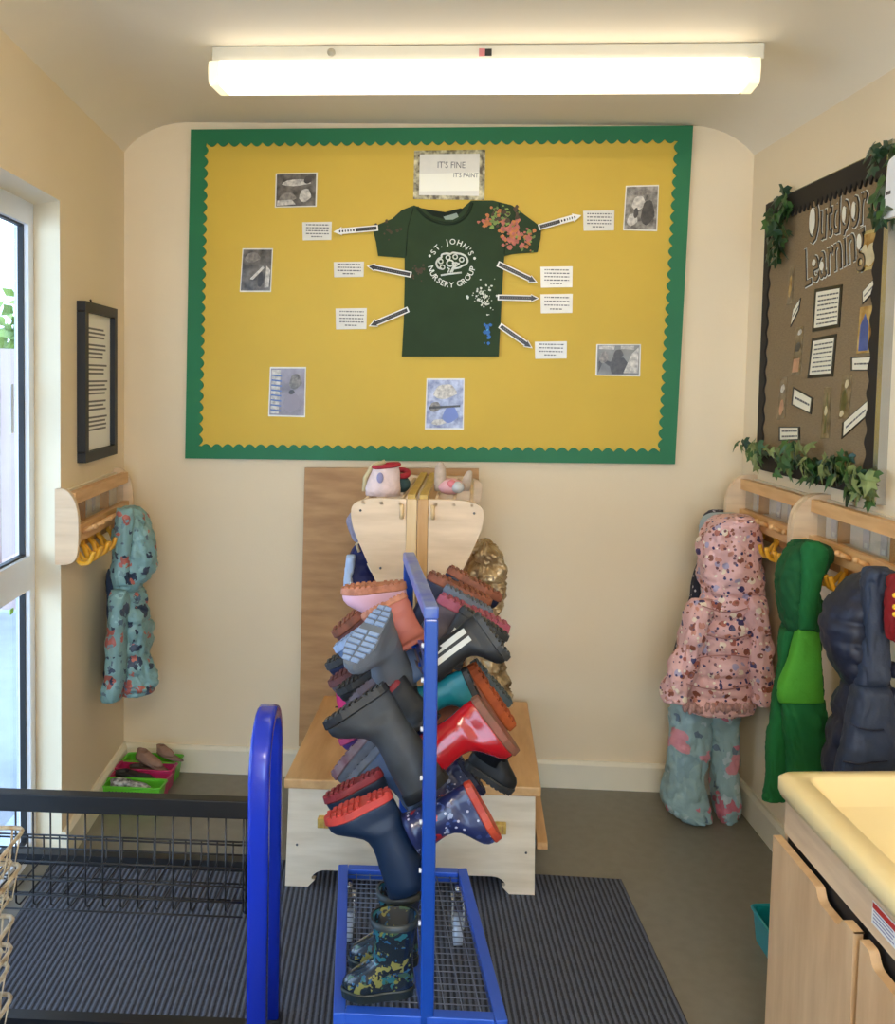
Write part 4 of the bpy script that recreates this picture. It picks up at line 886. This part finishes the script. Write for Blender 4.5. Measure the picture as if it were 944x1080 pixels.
def shoe(p,L,ang,m,ms,name,label,tilt=0,group=None):
    Mx=Matrix.Translation(p)@Matrix.Rotation(ang,4,'Z')@Matrix.Rotation(tilt,4,'Y'); root=thing(name,label,'shoe',M=Mx,group=group)
    def ring(z,xa,xb_,w): return [V((xa+xb_)/2+(xb_-xa)/2*math.cos(t*PI/10),w*math.sin(t*PI/10)*(1-.18*(math.cos(t*PI/10)<0)),z) for t in range(20)]
    k=L/.16
    b=MB(); b.loft([ring(z*k,a*k,c*k,w*k) for z,a,c,w in ((.010,0,.155,.029),(.022,0,.156,.030),(.034,.002,.14,.028),(.042,.003,.10,.025),(.055,.002,.062,.021),(.052,.008,.056,.016),(.03,.012,.07,.016))]); b.build('upper',m,root,local=True)
    b=MB(); b.loft([ring(0,.001,.157,.030*k),ring(.011*k,-.001,.16*k,.032*k)]); b.build('sole',ms,root,local=True); return root
TAN=mat('taupe_suede',(158,124,104),.8,vary=.08,scale=40)
shoe(V(-.90,3.19,.088),.115,-.35,TAN,mat('taupe_rubber',(130,104,88),.7),'shoe','taupe suede shoe lying across the rear lime tub, larger in view',.25)
shoe(V(-.83,3.225,.088),.10,-.75,TAN,mat('taupe_rubber',(130,104,88),.7),'shoe','taupe suede shoe behind its pair on rear lime tub',-.1)
shoe(V(-.94,3.085,.04),.14,.0,BLACKP,WHITE,'shoe','black shoe with white sole lying in the pink tub')
shoe(V(-.935,3.015,.04),.14,.0,mat('black_white_trainer',(40,40,44),.5,vary=.3,scale=60,col2=(220,220,220)),WHITE,'trainer','black and white trainer in the slotted lime tub')
shoe(V(-.91,3.148,.035),.13,.0,mat('dark_brown_leather',(60,44,36),.5),mat('brown_sole',(110,84,50),.6),'shoe','dark brown shoe in the middle pink tub')
# teal tub by the cabinet
tb=onz(812,1012); tub(tb.x+.052,tb.y+.03,.13,.13,.085,mat('teal_plastic',(20,150,160),.35,vary=.02,coat=.3),'small teal plastic tub on floor behind the cabinet',0)
# ================================================================== WATER TRAY CABINET
XC=.832; YC=1.80; ZT=.65; YE=.35
cab=thing('tray_cabinet','low birch cabinet with cream moulded tray top and two doors','cabinet',(XC+.2,(YC+YE)/2,0))
CT=mat('cream_moulded_top',(252,230,172),.3,vary=.015,coat=.3)
X1=XR-.012
def ringr(x0,y0,x1,y1,z,r=.03,n=5): return [V(x,y,z) for x,y in roundpoly([(x0,y0),(x1,y0),(x1,y1),(x0,y1)],r,n)]
b=MB(); x0=XC-.018
b.loft([ringr(x0+.004,YE,X1,YC,ZT-.042),ringr(x0,YE-.004,X1,YC+.004,ZT-.03),ringr(x0,YE-.004,X1,YC+.004,ZT-.008),ringr(x0+.008,YE+.004,X1-.006,YC-.004,ZT),
 ringr(x0+.050,YE+.06,X1-.035,YC-.028,ZT+.001),ringr(x0+.054,YE+.064,X1-.039,YC-.032,ZT-.004),ringr(x0+.056,YE+.067,X1-.042,YC-.036,ZT-.009),ringr(x0+.068,YE+.09,X1-.06,YC-.078,ZT-.044),ringr(x0+.071,YE+.093,X1-.063,YC-.082,ZT-.047),ringr(x0+.078,YE+.10,X1-.07,YC-.090,ZT-.048)])
b.build('tray_top',CT,cab)
b=MB(); 
b.box((XC+.013,(YC+YE)/2,.566),(.022,YC-YE-.02,.086)); b.build('front_rail',BIRCH,cab,bevel=.001)
b=MB(); b.box(((XC+X1)/2,YC-.015,.305),(X1-XC-.012,.018,.60)); b.build('end_panel',BIRCH,cab,bevel=.001)
b=MB(); b.box(((XC+X1)/2,YE+.02,.305),(X1-XC-.012,.018,.60)); b.build('end_panel',BIRCH,cab,bevel=.001)
b=MB(); b.box((X1-.012,(YC+YE)/2,.305),(.016,YC-YE-.07,.60)); b.build('back_panel',BIRCH,cab)
b=MB(); b.box(((XC+X1)/2+.01,(YC+YE)/2,.05),(X1-XC-.06,YC-YE-.07,.018)); b.build('base_shelf',BIRCH,cab)
BR2=wood('warm_birch_door',(226,190,146),(208,168,124),4,(6,6,1))
F3=Frame((XC-.006,YC,0),(0,-1,0),(-1,0,0))
def doorp(a0,a1,hx0,hx1,name,leftslot):
    zt_=.515
    P=[(a0,.04),(a1,.04)]
    if leftslot: P+=roundpoly([(a1,zt_),(hx1,zt_),(hx1-.012,zt_-.022),(hx0+.012,zt_-.022),(hx0,zt_),(a0,zt_)],[.012,.008,.012,.012,.008,.004],4)
    b=MB(); b.prism(P,F3,-.004,.014); d=b.build(name,BR2,cab,bevel=.003)
    return d
doorp(.004,.35,.20,.30,'cabinet_door',True); doorp(.356,.71,.39,.49,'cabinet_door',True); doorp(.716,1.07,.75,.85,'cabinet_door',True)
b=MB(); b.rect(F3,.02,.46,1.06,.52,-.02,-.012); b.build('slot_shade_strip',BLACKP,cab)  # black strip stands in for the shade behind the door slots
# sticker
b=MB(); a=F3.px(918,960,0); c=F3.px(943,1000,0)
f4=Frame(F3.w(0,0,0),F3.ex,F3.n)
s0_,s1_=F3.px(917,960,-.001)[0],F3.px(943,985,-.001)[0]; zz0,zz1=.545,.585
b.rect(F3,s0_,zz0,s1_,zz1,-.0065,-.0055,0); b.rect(F3,s0_+.002,zz1-.012,s1_-.002,zz1-.002,-.0055,-.0052,1)
for i in range(4): b.rect(F3,s0_+.005,zz0+.005+i*.006,s1_-.006-.004*(i%2),zz0+.0075+i*.006,-.0055,-.0052,2)
b.build('warning_label',[WHITE,mat('label_red',(200,50,40),.5),mat('label_blue_grey',(150,150,180),.5)],cab)
# ================================================================== WELLY RACK
def RP(x,y,z): return V(x,y,z)
TB=[onz(362,919,.16),onz(488,923,.16),onz(528,1078,.16),onz(358,1070,.16)]  # back left, back right, front right, front left
rack=thing('boot_rack','blue metal boot rack with central post and wire mesh base tray','boot rack',((TB[0]+TB[2])/2)*1.0-V(0,0,.16))
names=[]
for i in range(4):
    a,c=TB[i],TB[(i+1)%4]; d=(c-a).normalized()*.0125
    b=MB(); b.bar(a-d*(1 if i%2 else -1)*1.0,c+d*(1 if i%2 else -1)*1.0,.025,.025); b.build('tray_rail',BLUEL,rack,bevel=.002)
mb_,mf=(TB[0]+TB[1])/2,(TB[3]+TB[2])/2
fA_=V(.088,mf.y,.16)
b=MB(); b.bar(mb_,fA_,.024,.022); b.build('tray_centre_bar',BLUEL,rack,bevel=.002)
b=MB()
for i in range(1,26):
    t=i/26; a=TB[0].lerp(TB[3],t); c=TB[1].lerp(TB[2],t); b.tube([a+V(0,0,.003),c+V(0,0,.003)],.0012,5)
for i in range(1,9):
    t=i/9; a=TB[0].lerp(TB[1],t); c=TB[3].lerp(TB[2],t); b.tube([a+V(0,0,.001),c+V(0,0,.001)],.0016,5)
b.build('wire_mesh_tray',GREYW,rack)
RIMW=mat('white_caster_plastic',(190,205,225),.3,vary=.05)
for i,p in enumerate(TB):
    q=p.lerp((TB[0]+TB[2])/2,.10); 
    b=MB(); b.tube([V(q.x,q.y,.148),V(q.x,q.y,.115)],.008,8); b.bar(V(q.x-.014,q.y,.115),V(q.x-.014,q.y-.015,.045),.004,.03,V(0,1,0)); b.bar(V(q.x+.014,q.y,.115),V(q.x+.014,q.y-.015,.045),.004,.03,V(0,1,0)); b.box((q.x,q.y,.114),(.034,.034,.004)); cst=b.build('caster',SILVER,rack)
    b=MB(); b.tube([V(q.x-.011,q.y-.015,.040),V(q.x+.011,q.y-.015,.040)],.038,20); b.build('caster_wheel',RIMW,cst)
# upright frame
pf=V(.088,mf.y,.16); pfT=V(.0815,mf.y+.005,.985); pb_=V(mb_.x,mb_.y,.16); pbT=V(ony(431,597,mb_.y).x,mb_.y,.985)
zt2=.985
b=MB(); b.bar(pf+V(0,0,-.01),pfT,.028,.028,V(0,1,0)); b.build('front_post',BLUE2,rack,bevel=.004)
b=MB(); b.bar(pb_,pbT,.026,.026,V(0,1,0)); b.build('back_post',BLUE2,rack,bevel=.004)
b=MB(); b.bar(pfT+V(0,-.013,.012),pbT+V(0,.013,.012),.030,.026); b.build('top_bar',mat('worn_pale_blue_steel',(120,140,190),.35,vary=.1,scale=20,col2=(60,90,190)),rack,bevel=.004)
def axis(Y,z):
    t=(Y-pf.y)/(pb_.y-pf.y); a=pf.lerp(pfT,(z-.16)/.825); c=pb_.lerp(pbT,(z-.16)/.825); q=a.lerp(c,t); return V(q.x,Y,z)
for z in (.42,.66,.86):
    b=MB(); b.bar(axis(pf.y+.014,z),axis(pb_.y-.013,z),.010,.03); b.build('peg_rail',BLUE2,rack)
for z in (.36,.47,.57,.66,.76,.86,.93):
    b=MB(); q=axis(pf.y,z); b.tube([q+V(-.013,-.0,0),q+V(-.019,0,0)],.005,8); b.build('white_peg_cap',WHITE,rack)
# ================================================================== BOOTS
def ring(z,xa,xb_,w,k=1,n=26,shape=0,lean=0):
    out=[]
    xc=(xa+xb_)/2; hx=(xb_-xa)/2
    for j in range(n):
        t=2*PI*j/n; x=xc+hx*math.cos(t); f=1
        if shape:
            u=(x-xa)/(xb_-xa); f=(.80-.10*math.exp(-((u-.38)/.16)**2)+.22*math.exp(-((u-.72)/.22)**2))
        out.append(V(x,w*f*math.copysign(abs(math.sin(t))**.85,math.sin(t))*k,z))
    return out
def boot(label,heel,toe,shaft,Y,body,sole,trim=None,H=.22,dY=0,twist=0,stripes=None,lug=True,lining=None,cat='boot',name='wellington_boot',group='boots on the blue rack',width=1,peg=True,lugm=None,sY=0):
    hw=ony(heel[0],heel[1],Y); tw=ony(toe[0],toe[1],Y+dY); sw=ony(shaft[0],shaft[1],Y+sY)
    X=(tw-hw); k=X.length/.18; X.normalize(); Z=(sw-hw)-X*(sw-hw).dot(X); Z.normalize(); Yv=Z.cross(X)
    if Yv.length<.1: Yv=V(0,1,0)
    R=Matrix((X,Yv,Z)).transposed()@Matrix.Rotation(twist,3,'X')
    Mx=Matrix.Translation(hw)@R.to_4x4()@Matrix.Scale(k,4)
    root=thing(name,label,cat,M=Mx,group=group)
    kw=width
    S=[(.008,.002,.176,.035,1),(.022,0,.179,.037,1),(.034,-.001,.177,.037,1),(.046,0,.168,.036,.6),(.058,.001,.150,.035,.3),(.070,.002,.128,.034,0),(.082,.003,.112,.033,0),(.096,.003,.102,.033,0),(.115,.002,.097,.035,0),(.14,-.001,.098,.038,0),(.17,-.004,.102,.042,0),(H-.02,-.007,.106,.045,0),(H,-.008,.108,.046,0)]
    rr=[ring(z,a,c,w*kw,1,26,sh) for z,a,c,w,sh in S if z<=H]
    rr+=[ring(H,-.003,.103,.041*kw),ring(H-.05,-.001,.10,.038*kw),ring(.10,.008,.094,.028*kw)]
    b=MB(); b.loft(rr); bd=b.build('boot_shaft',body,root,local=True)
    b=MB(); b.loft([ring(-.004,-.001,.180,.038*kw,1,26,1),ring(.013,-.003,.183,.0405*kw,1,26,1),ring(.016,-.001,.181,.038*kw,1,26,1)],0,(1,1),False); so=b.build('sole',sole,root,local=True)
    if lug:
        b=MB()
        for i in range(11):
            x=.010+i*.0155
            if .058<x<.085: continue
            u=x/.18; f=(.80-.10*math.exp(-((u-.38)/.16)**2)+.22*math.exp(-((u-.72)/.22)**2)); hw_=.036*f*kw*math.sqrt(max(.15,1-((x-.09)/.098)**2))
            for s in (-1,1): b.box((x,s*hw_*.52,-.006),(.0095,hw_*.85,.004))
        b.build('tread_blocks',lugm or sole,root,local=True)
    if trim:
        b=MB(); b.loft([ring(H-.022,-.0105,.1085,.0475*kw),ring(H+.001,-.0115,.1105,.0490*kw),ring(H+.001,-.007,.106,.044*kw)],0,(0,0)); b.build('top_trim',trim,root,local=True)
    if lining:
        b=MB(); b.loft([ring(H-.002,-.0035,.1025,.0405*kw),ring(H-.03,-.002,.100,.038*kw)],0,(0,0)); b.build('lining',lining,root,local=True)
    if stripes:
        for xs_ in (.012,.040):
            for s in (-1,1):
                b=MB(); P=[]
                for i in range(9):
                    z=.062+(H-.004-.062)*i/8; x=xs_; 
                    # shaft half width at z
                    w_=.034+(.046-.034)*min(1,max(0,(z-.08)/.12)); xc=.053; hx=.053; u=max(-1,min(1,(x-xc)/hx)); y=w_*kw*math.sqrt(1-u*u)**.85+.0012
                    P.append((x,y*s,z,u))
                vs=[]
                for x,y,z,u in P:
                    x2=x+.017; u2=(x2-.053)/.053; w_=.034+(.046-.034)*min(1,max(0,(z-.08)/.12)); y2=(w_*kw*math.sqrt(max(0,1-u2*u2))**.85+.0012)*s
                    vs+=[V(x,y,z),V(x2,y2,z)]
                b.add(vs,[(2*i,2*i+1,2*i+3,2*i+2) for i in range(8)]); o=b.build('white_stripe',stripes,root,local=True); sd=o.modifiers.new('thick','SOLIDIFY'); sd.thickness=.0015
    if peg:
        inner=Mx@V(.055,0,H*.62); q=axis(min(max(Y,pf.y+.02),pb_.y-.02),min(max((Mx@V(.05,0,H)).z-.01,.30),.97))
        b=MB(); b.tube([q,(Mx@V(.055,0,H)),inner],.005,8); b.build('boot_peg',BLUE2,rack)
    return root
GREY=mat('grey_rubber',(112,118,126),.5,vary=.05); DGREY=mat('charcoal_rubber',(50,52,54),.5,vary=.06); BLKR=mat('black_rubber',(30,32,34),.5,vary=.06); BLKD=mat('dusty_black_rubber',(40,44,48),.55,vary=.15,scale=12,col2=(58,64,70))
PBLU=mat('pale_blue_rubber',(150,172,206),.5,vary=.1,scale=60); MBLU=mat('slate_blue_rubber',(88,112,150),.5,vary=.06); PEACH=mat('dirty_peach_rubber',(206,136,104),.6,vary=.12,scale=40,col2=(160,96,66)); PPINK=mat('pale_pink_rubber',(232,184,202),.45,vary=.03); SALM=mat('salmon_rubber',(196,112,96),.55,vary=.06)
BROR=mat('brown_orange_rubber',(158,92,66),.6,vary=.15,scale=30,col2=(110,66,50)); MAR=mat('maroon_rubber',(112,64,62),.6,vary=.12,scale=30); REDR=mat('glossy_red_rubber',(176,14,26),.16,vary=.04,coat=.7); REDS=mat('muddy_red_sole',(146,74,62),.65,vary=.2,scale=14,col2=(112,86,66))
NVY=mat('navy_rubber',(16,40,70),.5,vary=.06); CORAL=mat('coral_red_sole',(206,70,62),.55,vary=.1,scale=30); CRIM=mat('crimson_rubber',(150,44,52),.55,vary=.12,scale=30)
PURG=mat('purple_grey_rubber',(96,86,98),.55,vary=.15,scale=30); GPK=mat('grey_pink_sole',(150,128,128),.6,vary=.15,scale=30,col2=(120,76,84)); GBL=mat('grey_blue_sole',(112,118,130),.6,vary=.15,scale=30)
ROSE=mat('dusky_rose_rubber',(172,84,106),.5,vary=.06); ORG=mat('orange_suede',(196,96,44),.75,vary=.12,scale=20,col2=(150,66,30)); TEAL=mat('teal_rubber',(20,132,150),.4,vary=.08); DBLU=mat('dark_blue_rubber',(28,34,66),.45,vary=.08)
SPID=spots('navy_printed_rubber',(34,44,92),[(20,.40,[(40,50,100),(160,34,48),(62,76,130),(34,44,92),(70,90,150)],.06),(28,.28,[(34,44,92),(150,160,190),(34,44,92),(170,40,50)],.04),(60,.22,[(34,44,92),(190,190,210)],0)],.3,.1,coat=.4)
DINO=spots('navy_dinosaur_print',(28,40,52),[(25,.50,[(28,40,52),(128,128,72),(28,40,52),(40,100,112),(60,90,70)],.10),(40,.36,[(44,90,128),(28,40,52),(118,122,66)],.07)],.25,.05,coat=.5)
FLOR=spots('purple_floral_print',(70,50,110),[(30,.32,[(190,40,80),(60,60,130),(210,90,110)],.03)],.4,.1)
WHT=mat('off_white_rubber',(214,214,204),.45,vary=.05)
# --- left side, back to front
boot('brown-orange soled boot slanting down left in the upper left row',(404,624),(350,668),(446,690),2.22,MAR,BROR,H=.2)
boot('pale pink boot with peach sole lying level at top left',(428,615),(360,621),(415,690),2.16,PPINK,PEACH,H=.18)
boot('salmon boot with ribbed peach sole, below the level pink boot',(428,626),(381,650),(452,690),2.04,SALM,PEACH,H=.18,twist=.35)
boot('slate blue boot with pale blue tread behind the grey boot',(408,644),(352,684),(437,740),2.08,MBLU,PBLU,H=.2,twist=.15)
boot('dark boot whose small toe pokes out left under blue ones',(398,668),(343,702),(432,745),2.2,DBLU,DGREY,H=.2)
boot('maroon soled dark boot under the grey boot toe',(402,688),(346,720),(437,770),2.14,PURG,MAR,H=.2)
boot('black boot with smooth dark sole left of the purple-grey tread',(408,696),(354,729),(440,785),2.07,BLKR,DGREY,H=.2)
boot('purple-grey boot with heavy tread just behind black left boot',(416,698),(366,746),(452,780),2.0,DGREY,PURG,H=.19,twist=.5)
boot('purple floral boot half hidden between grey and black left boots',(420,716),(385,752),(446,772),1.97,FLOR,CRIM,H=.16)
boot('pink and purple boot toe showing under the black left boot',(404,748),(357,782),(436,830),2.24,mat('violet_rubber',(80,52,120),.5),mat('pink_sole',(190,70,110),.6),H=.2)
boot('grey and pink soled boot lower left, outermost of that row',(398,760),(351,818),(448,846),2.14,GBL,GPK,H=.2,twist=.35)
boot('grey-blue soled boot right of the grey and pink one',(412,774),(366,826),(452,860),2.07,MBLU,GBL,H=.19,twist=.4)
boot('navy boot with crimson sole, rear one of the low left pair',(402,812),(341,842),(436,905),1.97,NVY,CRIM,H=.2,twist=.1)
boot('navy boot with coral red sole, front one of low left pair',(412,834),(342,864),(436,918),1.865,NVY,CORAL,H=.245,trim=NVY)
boot('large grey boot with pale blue tread, front of upper left',(408,640),(367,702),(424,728),1.95,GREY,GREY,H=.24,dY=-.115,sY=.12,twist=0,lugm=PBLU,trim=mat('pale_grey_trim',(140,150,160),.5),width=1.05)
boot('large dusty black boot with chunky tread at middle left',(407,721),(341,764),(456,800),1.87,BLKD,BLKR,H=.265,twist=.18,lugm=DGREY,trim=BLKR)
# --- right side
boot('brown boot with rusty sole at the very top right',(474,598),(530,630),(462,660),2.24,DBLU,BROR,H=.18)
boot('dark blue boot with orange-brown sole at top right',(453,604),(519,634),(440,665),2.17,DBLU,BROR,H=.17)
boot('blue-grey boot between the orange-brown and rose boots',(470,618),(520,645),(452,670),2.12,MBLU,mat('blue_grey_sole',(110,122,140),.6,vary=.1),H=.16)
boot('dusky rose boot with purple-black toe at upper right',(464,628),(538,662),(446,690),2.07,PURG,ROSE,H=.17)
boot('charcoal boot with white stripes behind the big black one',(487,640),(537,672),(452,688),2.0,DGREY,DGREY,H=.17,stripes=WHT)
boot('grey-teal soled boot against the gold coat at right',(500,696),(540,742),(462,735),2.2,BROR,mat('teal_grey_sole',(84,98,104),.6,vary=.1),H=.19)
boot('orange suede boot hanging above the red boot',(498,700),(543,766),(455,752),2.09,BROR,ORG,H=.19,cat='boot')
boot('teal boot with black trim in the middle right',(490,704),(512,752),(455,740),2.0,TEAL,BLKR,H=.2,trim=BLKR)
boot('dark boot with grey sole resting low right over bench seat',(490,806),(540,836),(505,762),2.04,BLKR,DGREY,H=.10,width=1.1,peg=False)
boot('navy spotted boot half hidden below the red boot',(484,798),(512,836),(452,830),2.08,SPID,DBLU,H=.17)
boot('large black boot with two white stripes at upper right',(503,646),(538,694),(452,698),1.90,BLKR,DGREY,H=.23,dY=-.02,stripes=WHT,width=1.0)
boot('glossy red boot with muddy sole at middle right',(502,734),(547,792),(440,800),1.87,REDR,REDS,H=.245,dY=.0,lug=False,width=1.05)
boot('navy spider-print boot with orange-red sole at lower right',(494,824),(528,884),(444,868),1.85,SPID,mat('orange_red_sole',(200,84,52),.5,vary=.2,scale=12,col2=(170,50,46)),H=.2,lug=False)
# --- pair standing in the tray
def traybt(label,hx,tx,Y,dy=0):
    a=ony(hx,1000,Y); c=ony(tx,1000,Y); k=abs(a.x-c.x)/.18; Mx=Matrix.Translation((a.x,Y,.1785+.01*k))@Matrix.Rotation(PI+dy,4,'Z')@Matrix.Scale(k,4)
    root=thing('wellington_boot',label,'boot',M=Mx,group='dinosaur boots in the rack tray')
    S=[(.008,.002,.176,.037,1),(.022,0,.179,.039,1),(.034,-.001,.177,.039,1),(.046,0,.168,.038,.6),(.058,.001,.150,.037,.3),(.070,.002,.128,.036,0),(.082,.003,.112,.035,0),(.096,.003,.102,.035,0),(.14,-.001,.102,.040,0),(.17,-.004,.106,.044,0),(.195,-.006,.108,.046,0)]
    rr=[ring(z,a_,c_,w,1,26,s_) for z,a_,c_,w,s_ in S]+[ring(.195,-.001,.103,.041),ring(.1,.008,.094,.03)]
    b=MB(); b.loft(rr); b.build('boot_shaft',DINO,root,local=True)
    b=MB(); b.loft([ring(-.006,-.001,.180,.040,1,26,1),ring(.014,-.003,.183,.0425,1,26,1),ring(.017,-.001,.181,.040,1,26,1)],0,(1,1),False); b.build('sole',BLKP if False else mat('dark_green_sole',(34,44,40),.4,vary=.1),root,local=True)
    b=MB(); b.loft([ring(.18,-.0085,.1105,.048),ring(.197,-.0095,.1115,.049),ring(.197,-.004,.106,.044)],0,(0,0)); b.build('top_trim',mat('dark_slate_trim',(46,56,60),.35),root,local=True)
traybt('dinosaur-print boot standing in the tray, front one of pair',437,361,1.80)
traybt('dinosaur-print boot standing in the tray, rear one of pair',441,368,1.895)
# ================================================================== BLACK BASKET BENCH WITH BLUE HOOP END
bk=thing('basket_stand','black wire basket stand with blue steel hoop end frame','basket stand',(-.55,1.86,0))
YF=1.775; YBk=1.965; zr=onz(265,842,0); 
zt3=.612
xL,xRr=-.895,-.266
def pz(x,y,Y): return ony(x,y,Y)
rt=pz(262,842,YF); rl=pz(0,830,YF)
b=MB(); b.box(((xL+xRr)/2,YF,rt.z-.018),(xRr-xL,.026,.036)); b.build('front_rail',BLACK,bk,bevel=.002)
zb_=pz(262,966,YF).z; zbb=zb_
b=MB(); nx=17; XA,XB=xL+.01,xRr-.012
for i in range(nx+1):
    x=XA+(XB-XA)*i/nx
    P=[V(x,YF,rt.z-.03),V(x,YF,zb_+.012),V(x,YF+.012,zb_),V(x,YBk-.006,zb_),V(x,YBk,zb_+.006),V(x,YBk,zb_+.052)]
    b.tube(P,.0019,6)
for z in (zb_,zb_+.03,zb_+.062,zb_+.1): b.tube([V(XA,YF-.002,z),V(XB,YF-.002,z)],.0019,6)
for z in (zb_+.052,zb_+.045,zb_+.022): b.tube([V(XA,YBk,z),V(XB,YBk,z)],.0021,6)
for yy in (YF+.06,YF+.12): b.tube([V(XA,yy,zb_-.003),V(XB,yy,zb_-.003)],.0019,6)
for x in (XB+.003,XA-.003):
    for k in range(5): b.tube([V(x,YF+.04*k+.01,zb_+.0),V(x,YF+.04*k+.01,rt.z-.035-.03*k)],.0019,6)
    for z in (zb_+.03,zb_+.055): b.tube([V(x,YF,z),V(x,YBk,z)],.0019,6)
b.build('wire_basket',BLACK,bk)
b=MB(); b.box(((xL+xRr)/2,YBk+.03,zb_-.014),(xRr-xL,.028,.024)); b.build('rear_rail',BLACK,bk)
zl=pz(60,1083,YF+.05).z
b=MB(); b.box(((xL+xRr)/2,YF+.05,zl-.012),(xRr-xL,.028,.024)); b.build('lower_rail',BLACK,bk)
# hoop: flattened tube seen nearly edge on
hb=ony(278,900,YF-.005).x
b=MB(); yF,yB=YF-.005,YF+.20; ztop=ony(285,772,yF).z; 
pts=[V(hb,yF,.012),V(hb,yF,ztop-.10)]
for i in range(1,12):
    a=PI*i/12; pts.append(V(hb,(yF+yB)/2-(yB-yF)/2*math.cos(a),ztop-.10+.10*math.sin(a)))
pts+=[V(hb,yB,ztop-.10),V(hb,yB,.012)]
pts=[V(p.x-.091*(p.y-yF),p.y,p.z) for p in pts]
rings=[]
for i,p in enumerate(pts):
    a=pts[max(i-1,0)]; c=pts[min(i+1,len(pts)-1)]; d=(c-a).normalized(); nn=d.cross(V(1,0,0)).normalized()
    prof_=roundpoly([(-.021,-.014),(.021,-.014),(.021,.014),(-.021,.014)],.010,3)
    rings.append([p+V(1,0,0)*u+nn*v for u,v in prof_])
b.loft(rings); b.build('hoop_end_frame',BLUE,bk)
rings=[]
b=MB(); xh=xL-.01
b.loft([[p+V(xh-hb,0,0) for p in [q for q in r]] for r in [[pp+V(1,0,0)*0 for pp in rg] for rg in [ [pts[i]+V(1,0,0)*u+((pts[min(i+1,len(pts)-1)]-pts[max(i-1,0)]).normalized().cross(V(1,0,0)).normalized())*v for u,v in prof_] for i in range(len(pts))]]]); b.build('hoop_end_frame',BLUE,bk)
for y_ in (yF,yB):
    b=MB(); b.box((hb-.091*(y_-yF),y_,.008),(.05,.036,.014)); b.build('rubber_foot',BLACKP,bk,bevel=.003)
# ================================================================== CREAM WIRE BASKET TOWER, LEFT EDGE
bk.rotation_euler=(0,0,-math.radians(5.2)); bk.location=bk.location+V(0,.022,0)
tw=thing('wire_basket_tower','cream coated wire basket tower at the lower left edge','basket tower',(-.78,1.2,0))
for i,(px_,py_) in enumerate(((27,873),(24,911),(17,966),(15,996),(12,1016),(15,1048))):
    Y_=1.40; c_=ony(px_,py_,Y_); z=c_.z; x1=c_.x; x0=x1-.24; y0=1.02
    P=[(x0,y0),(x1,y0),(x1,Y_),(x0,Y_)]; b=MB(); R=[V(x,y,z) for x,y in roundpoly(P,.018,3)]; b.tube(R,.0035,6,closed=True)
    dz_=.045
    R2=[V(x*.96+(x0+x1)/2*.04,y,z-dz_) for x,y in roundpoly([(x0+.008,y0+.01),(x1-.008,y0+.01),(x1-.008,Y_-.01),(x0+.008,Y_-.01)],.018,3)]; b.tube(R2,.0022,6,closed=True)
    for k in range(9):
        yy=y0+.02+(Y_-y0-.04)*k/8; b.tube([V(x1,yy,z),V(x1-.008,yy,z-dz_),V(x0+.008,yy,z-dz_),V(x0,yy,z)],.0016,5)
    for k in range(6):
        xx=x0+.02+(x1-x0-.04)*k/5; b.tube([V(xx,Y_,z),V(xx,Y_-.01,z-dz_),V(xx,y0+.01,z-dz_),V(xx,y0,z)],.0016,5)
    b.build('wire_basket',CREAMW,tw)
for x in (-.895,-.72):
    for y in (1.04,1.37):
        b=MB(); b.tube([V(x,y,0.0),V(x,y,.78)],.006,8); b.build('upright_rod',CREAMW,tw)
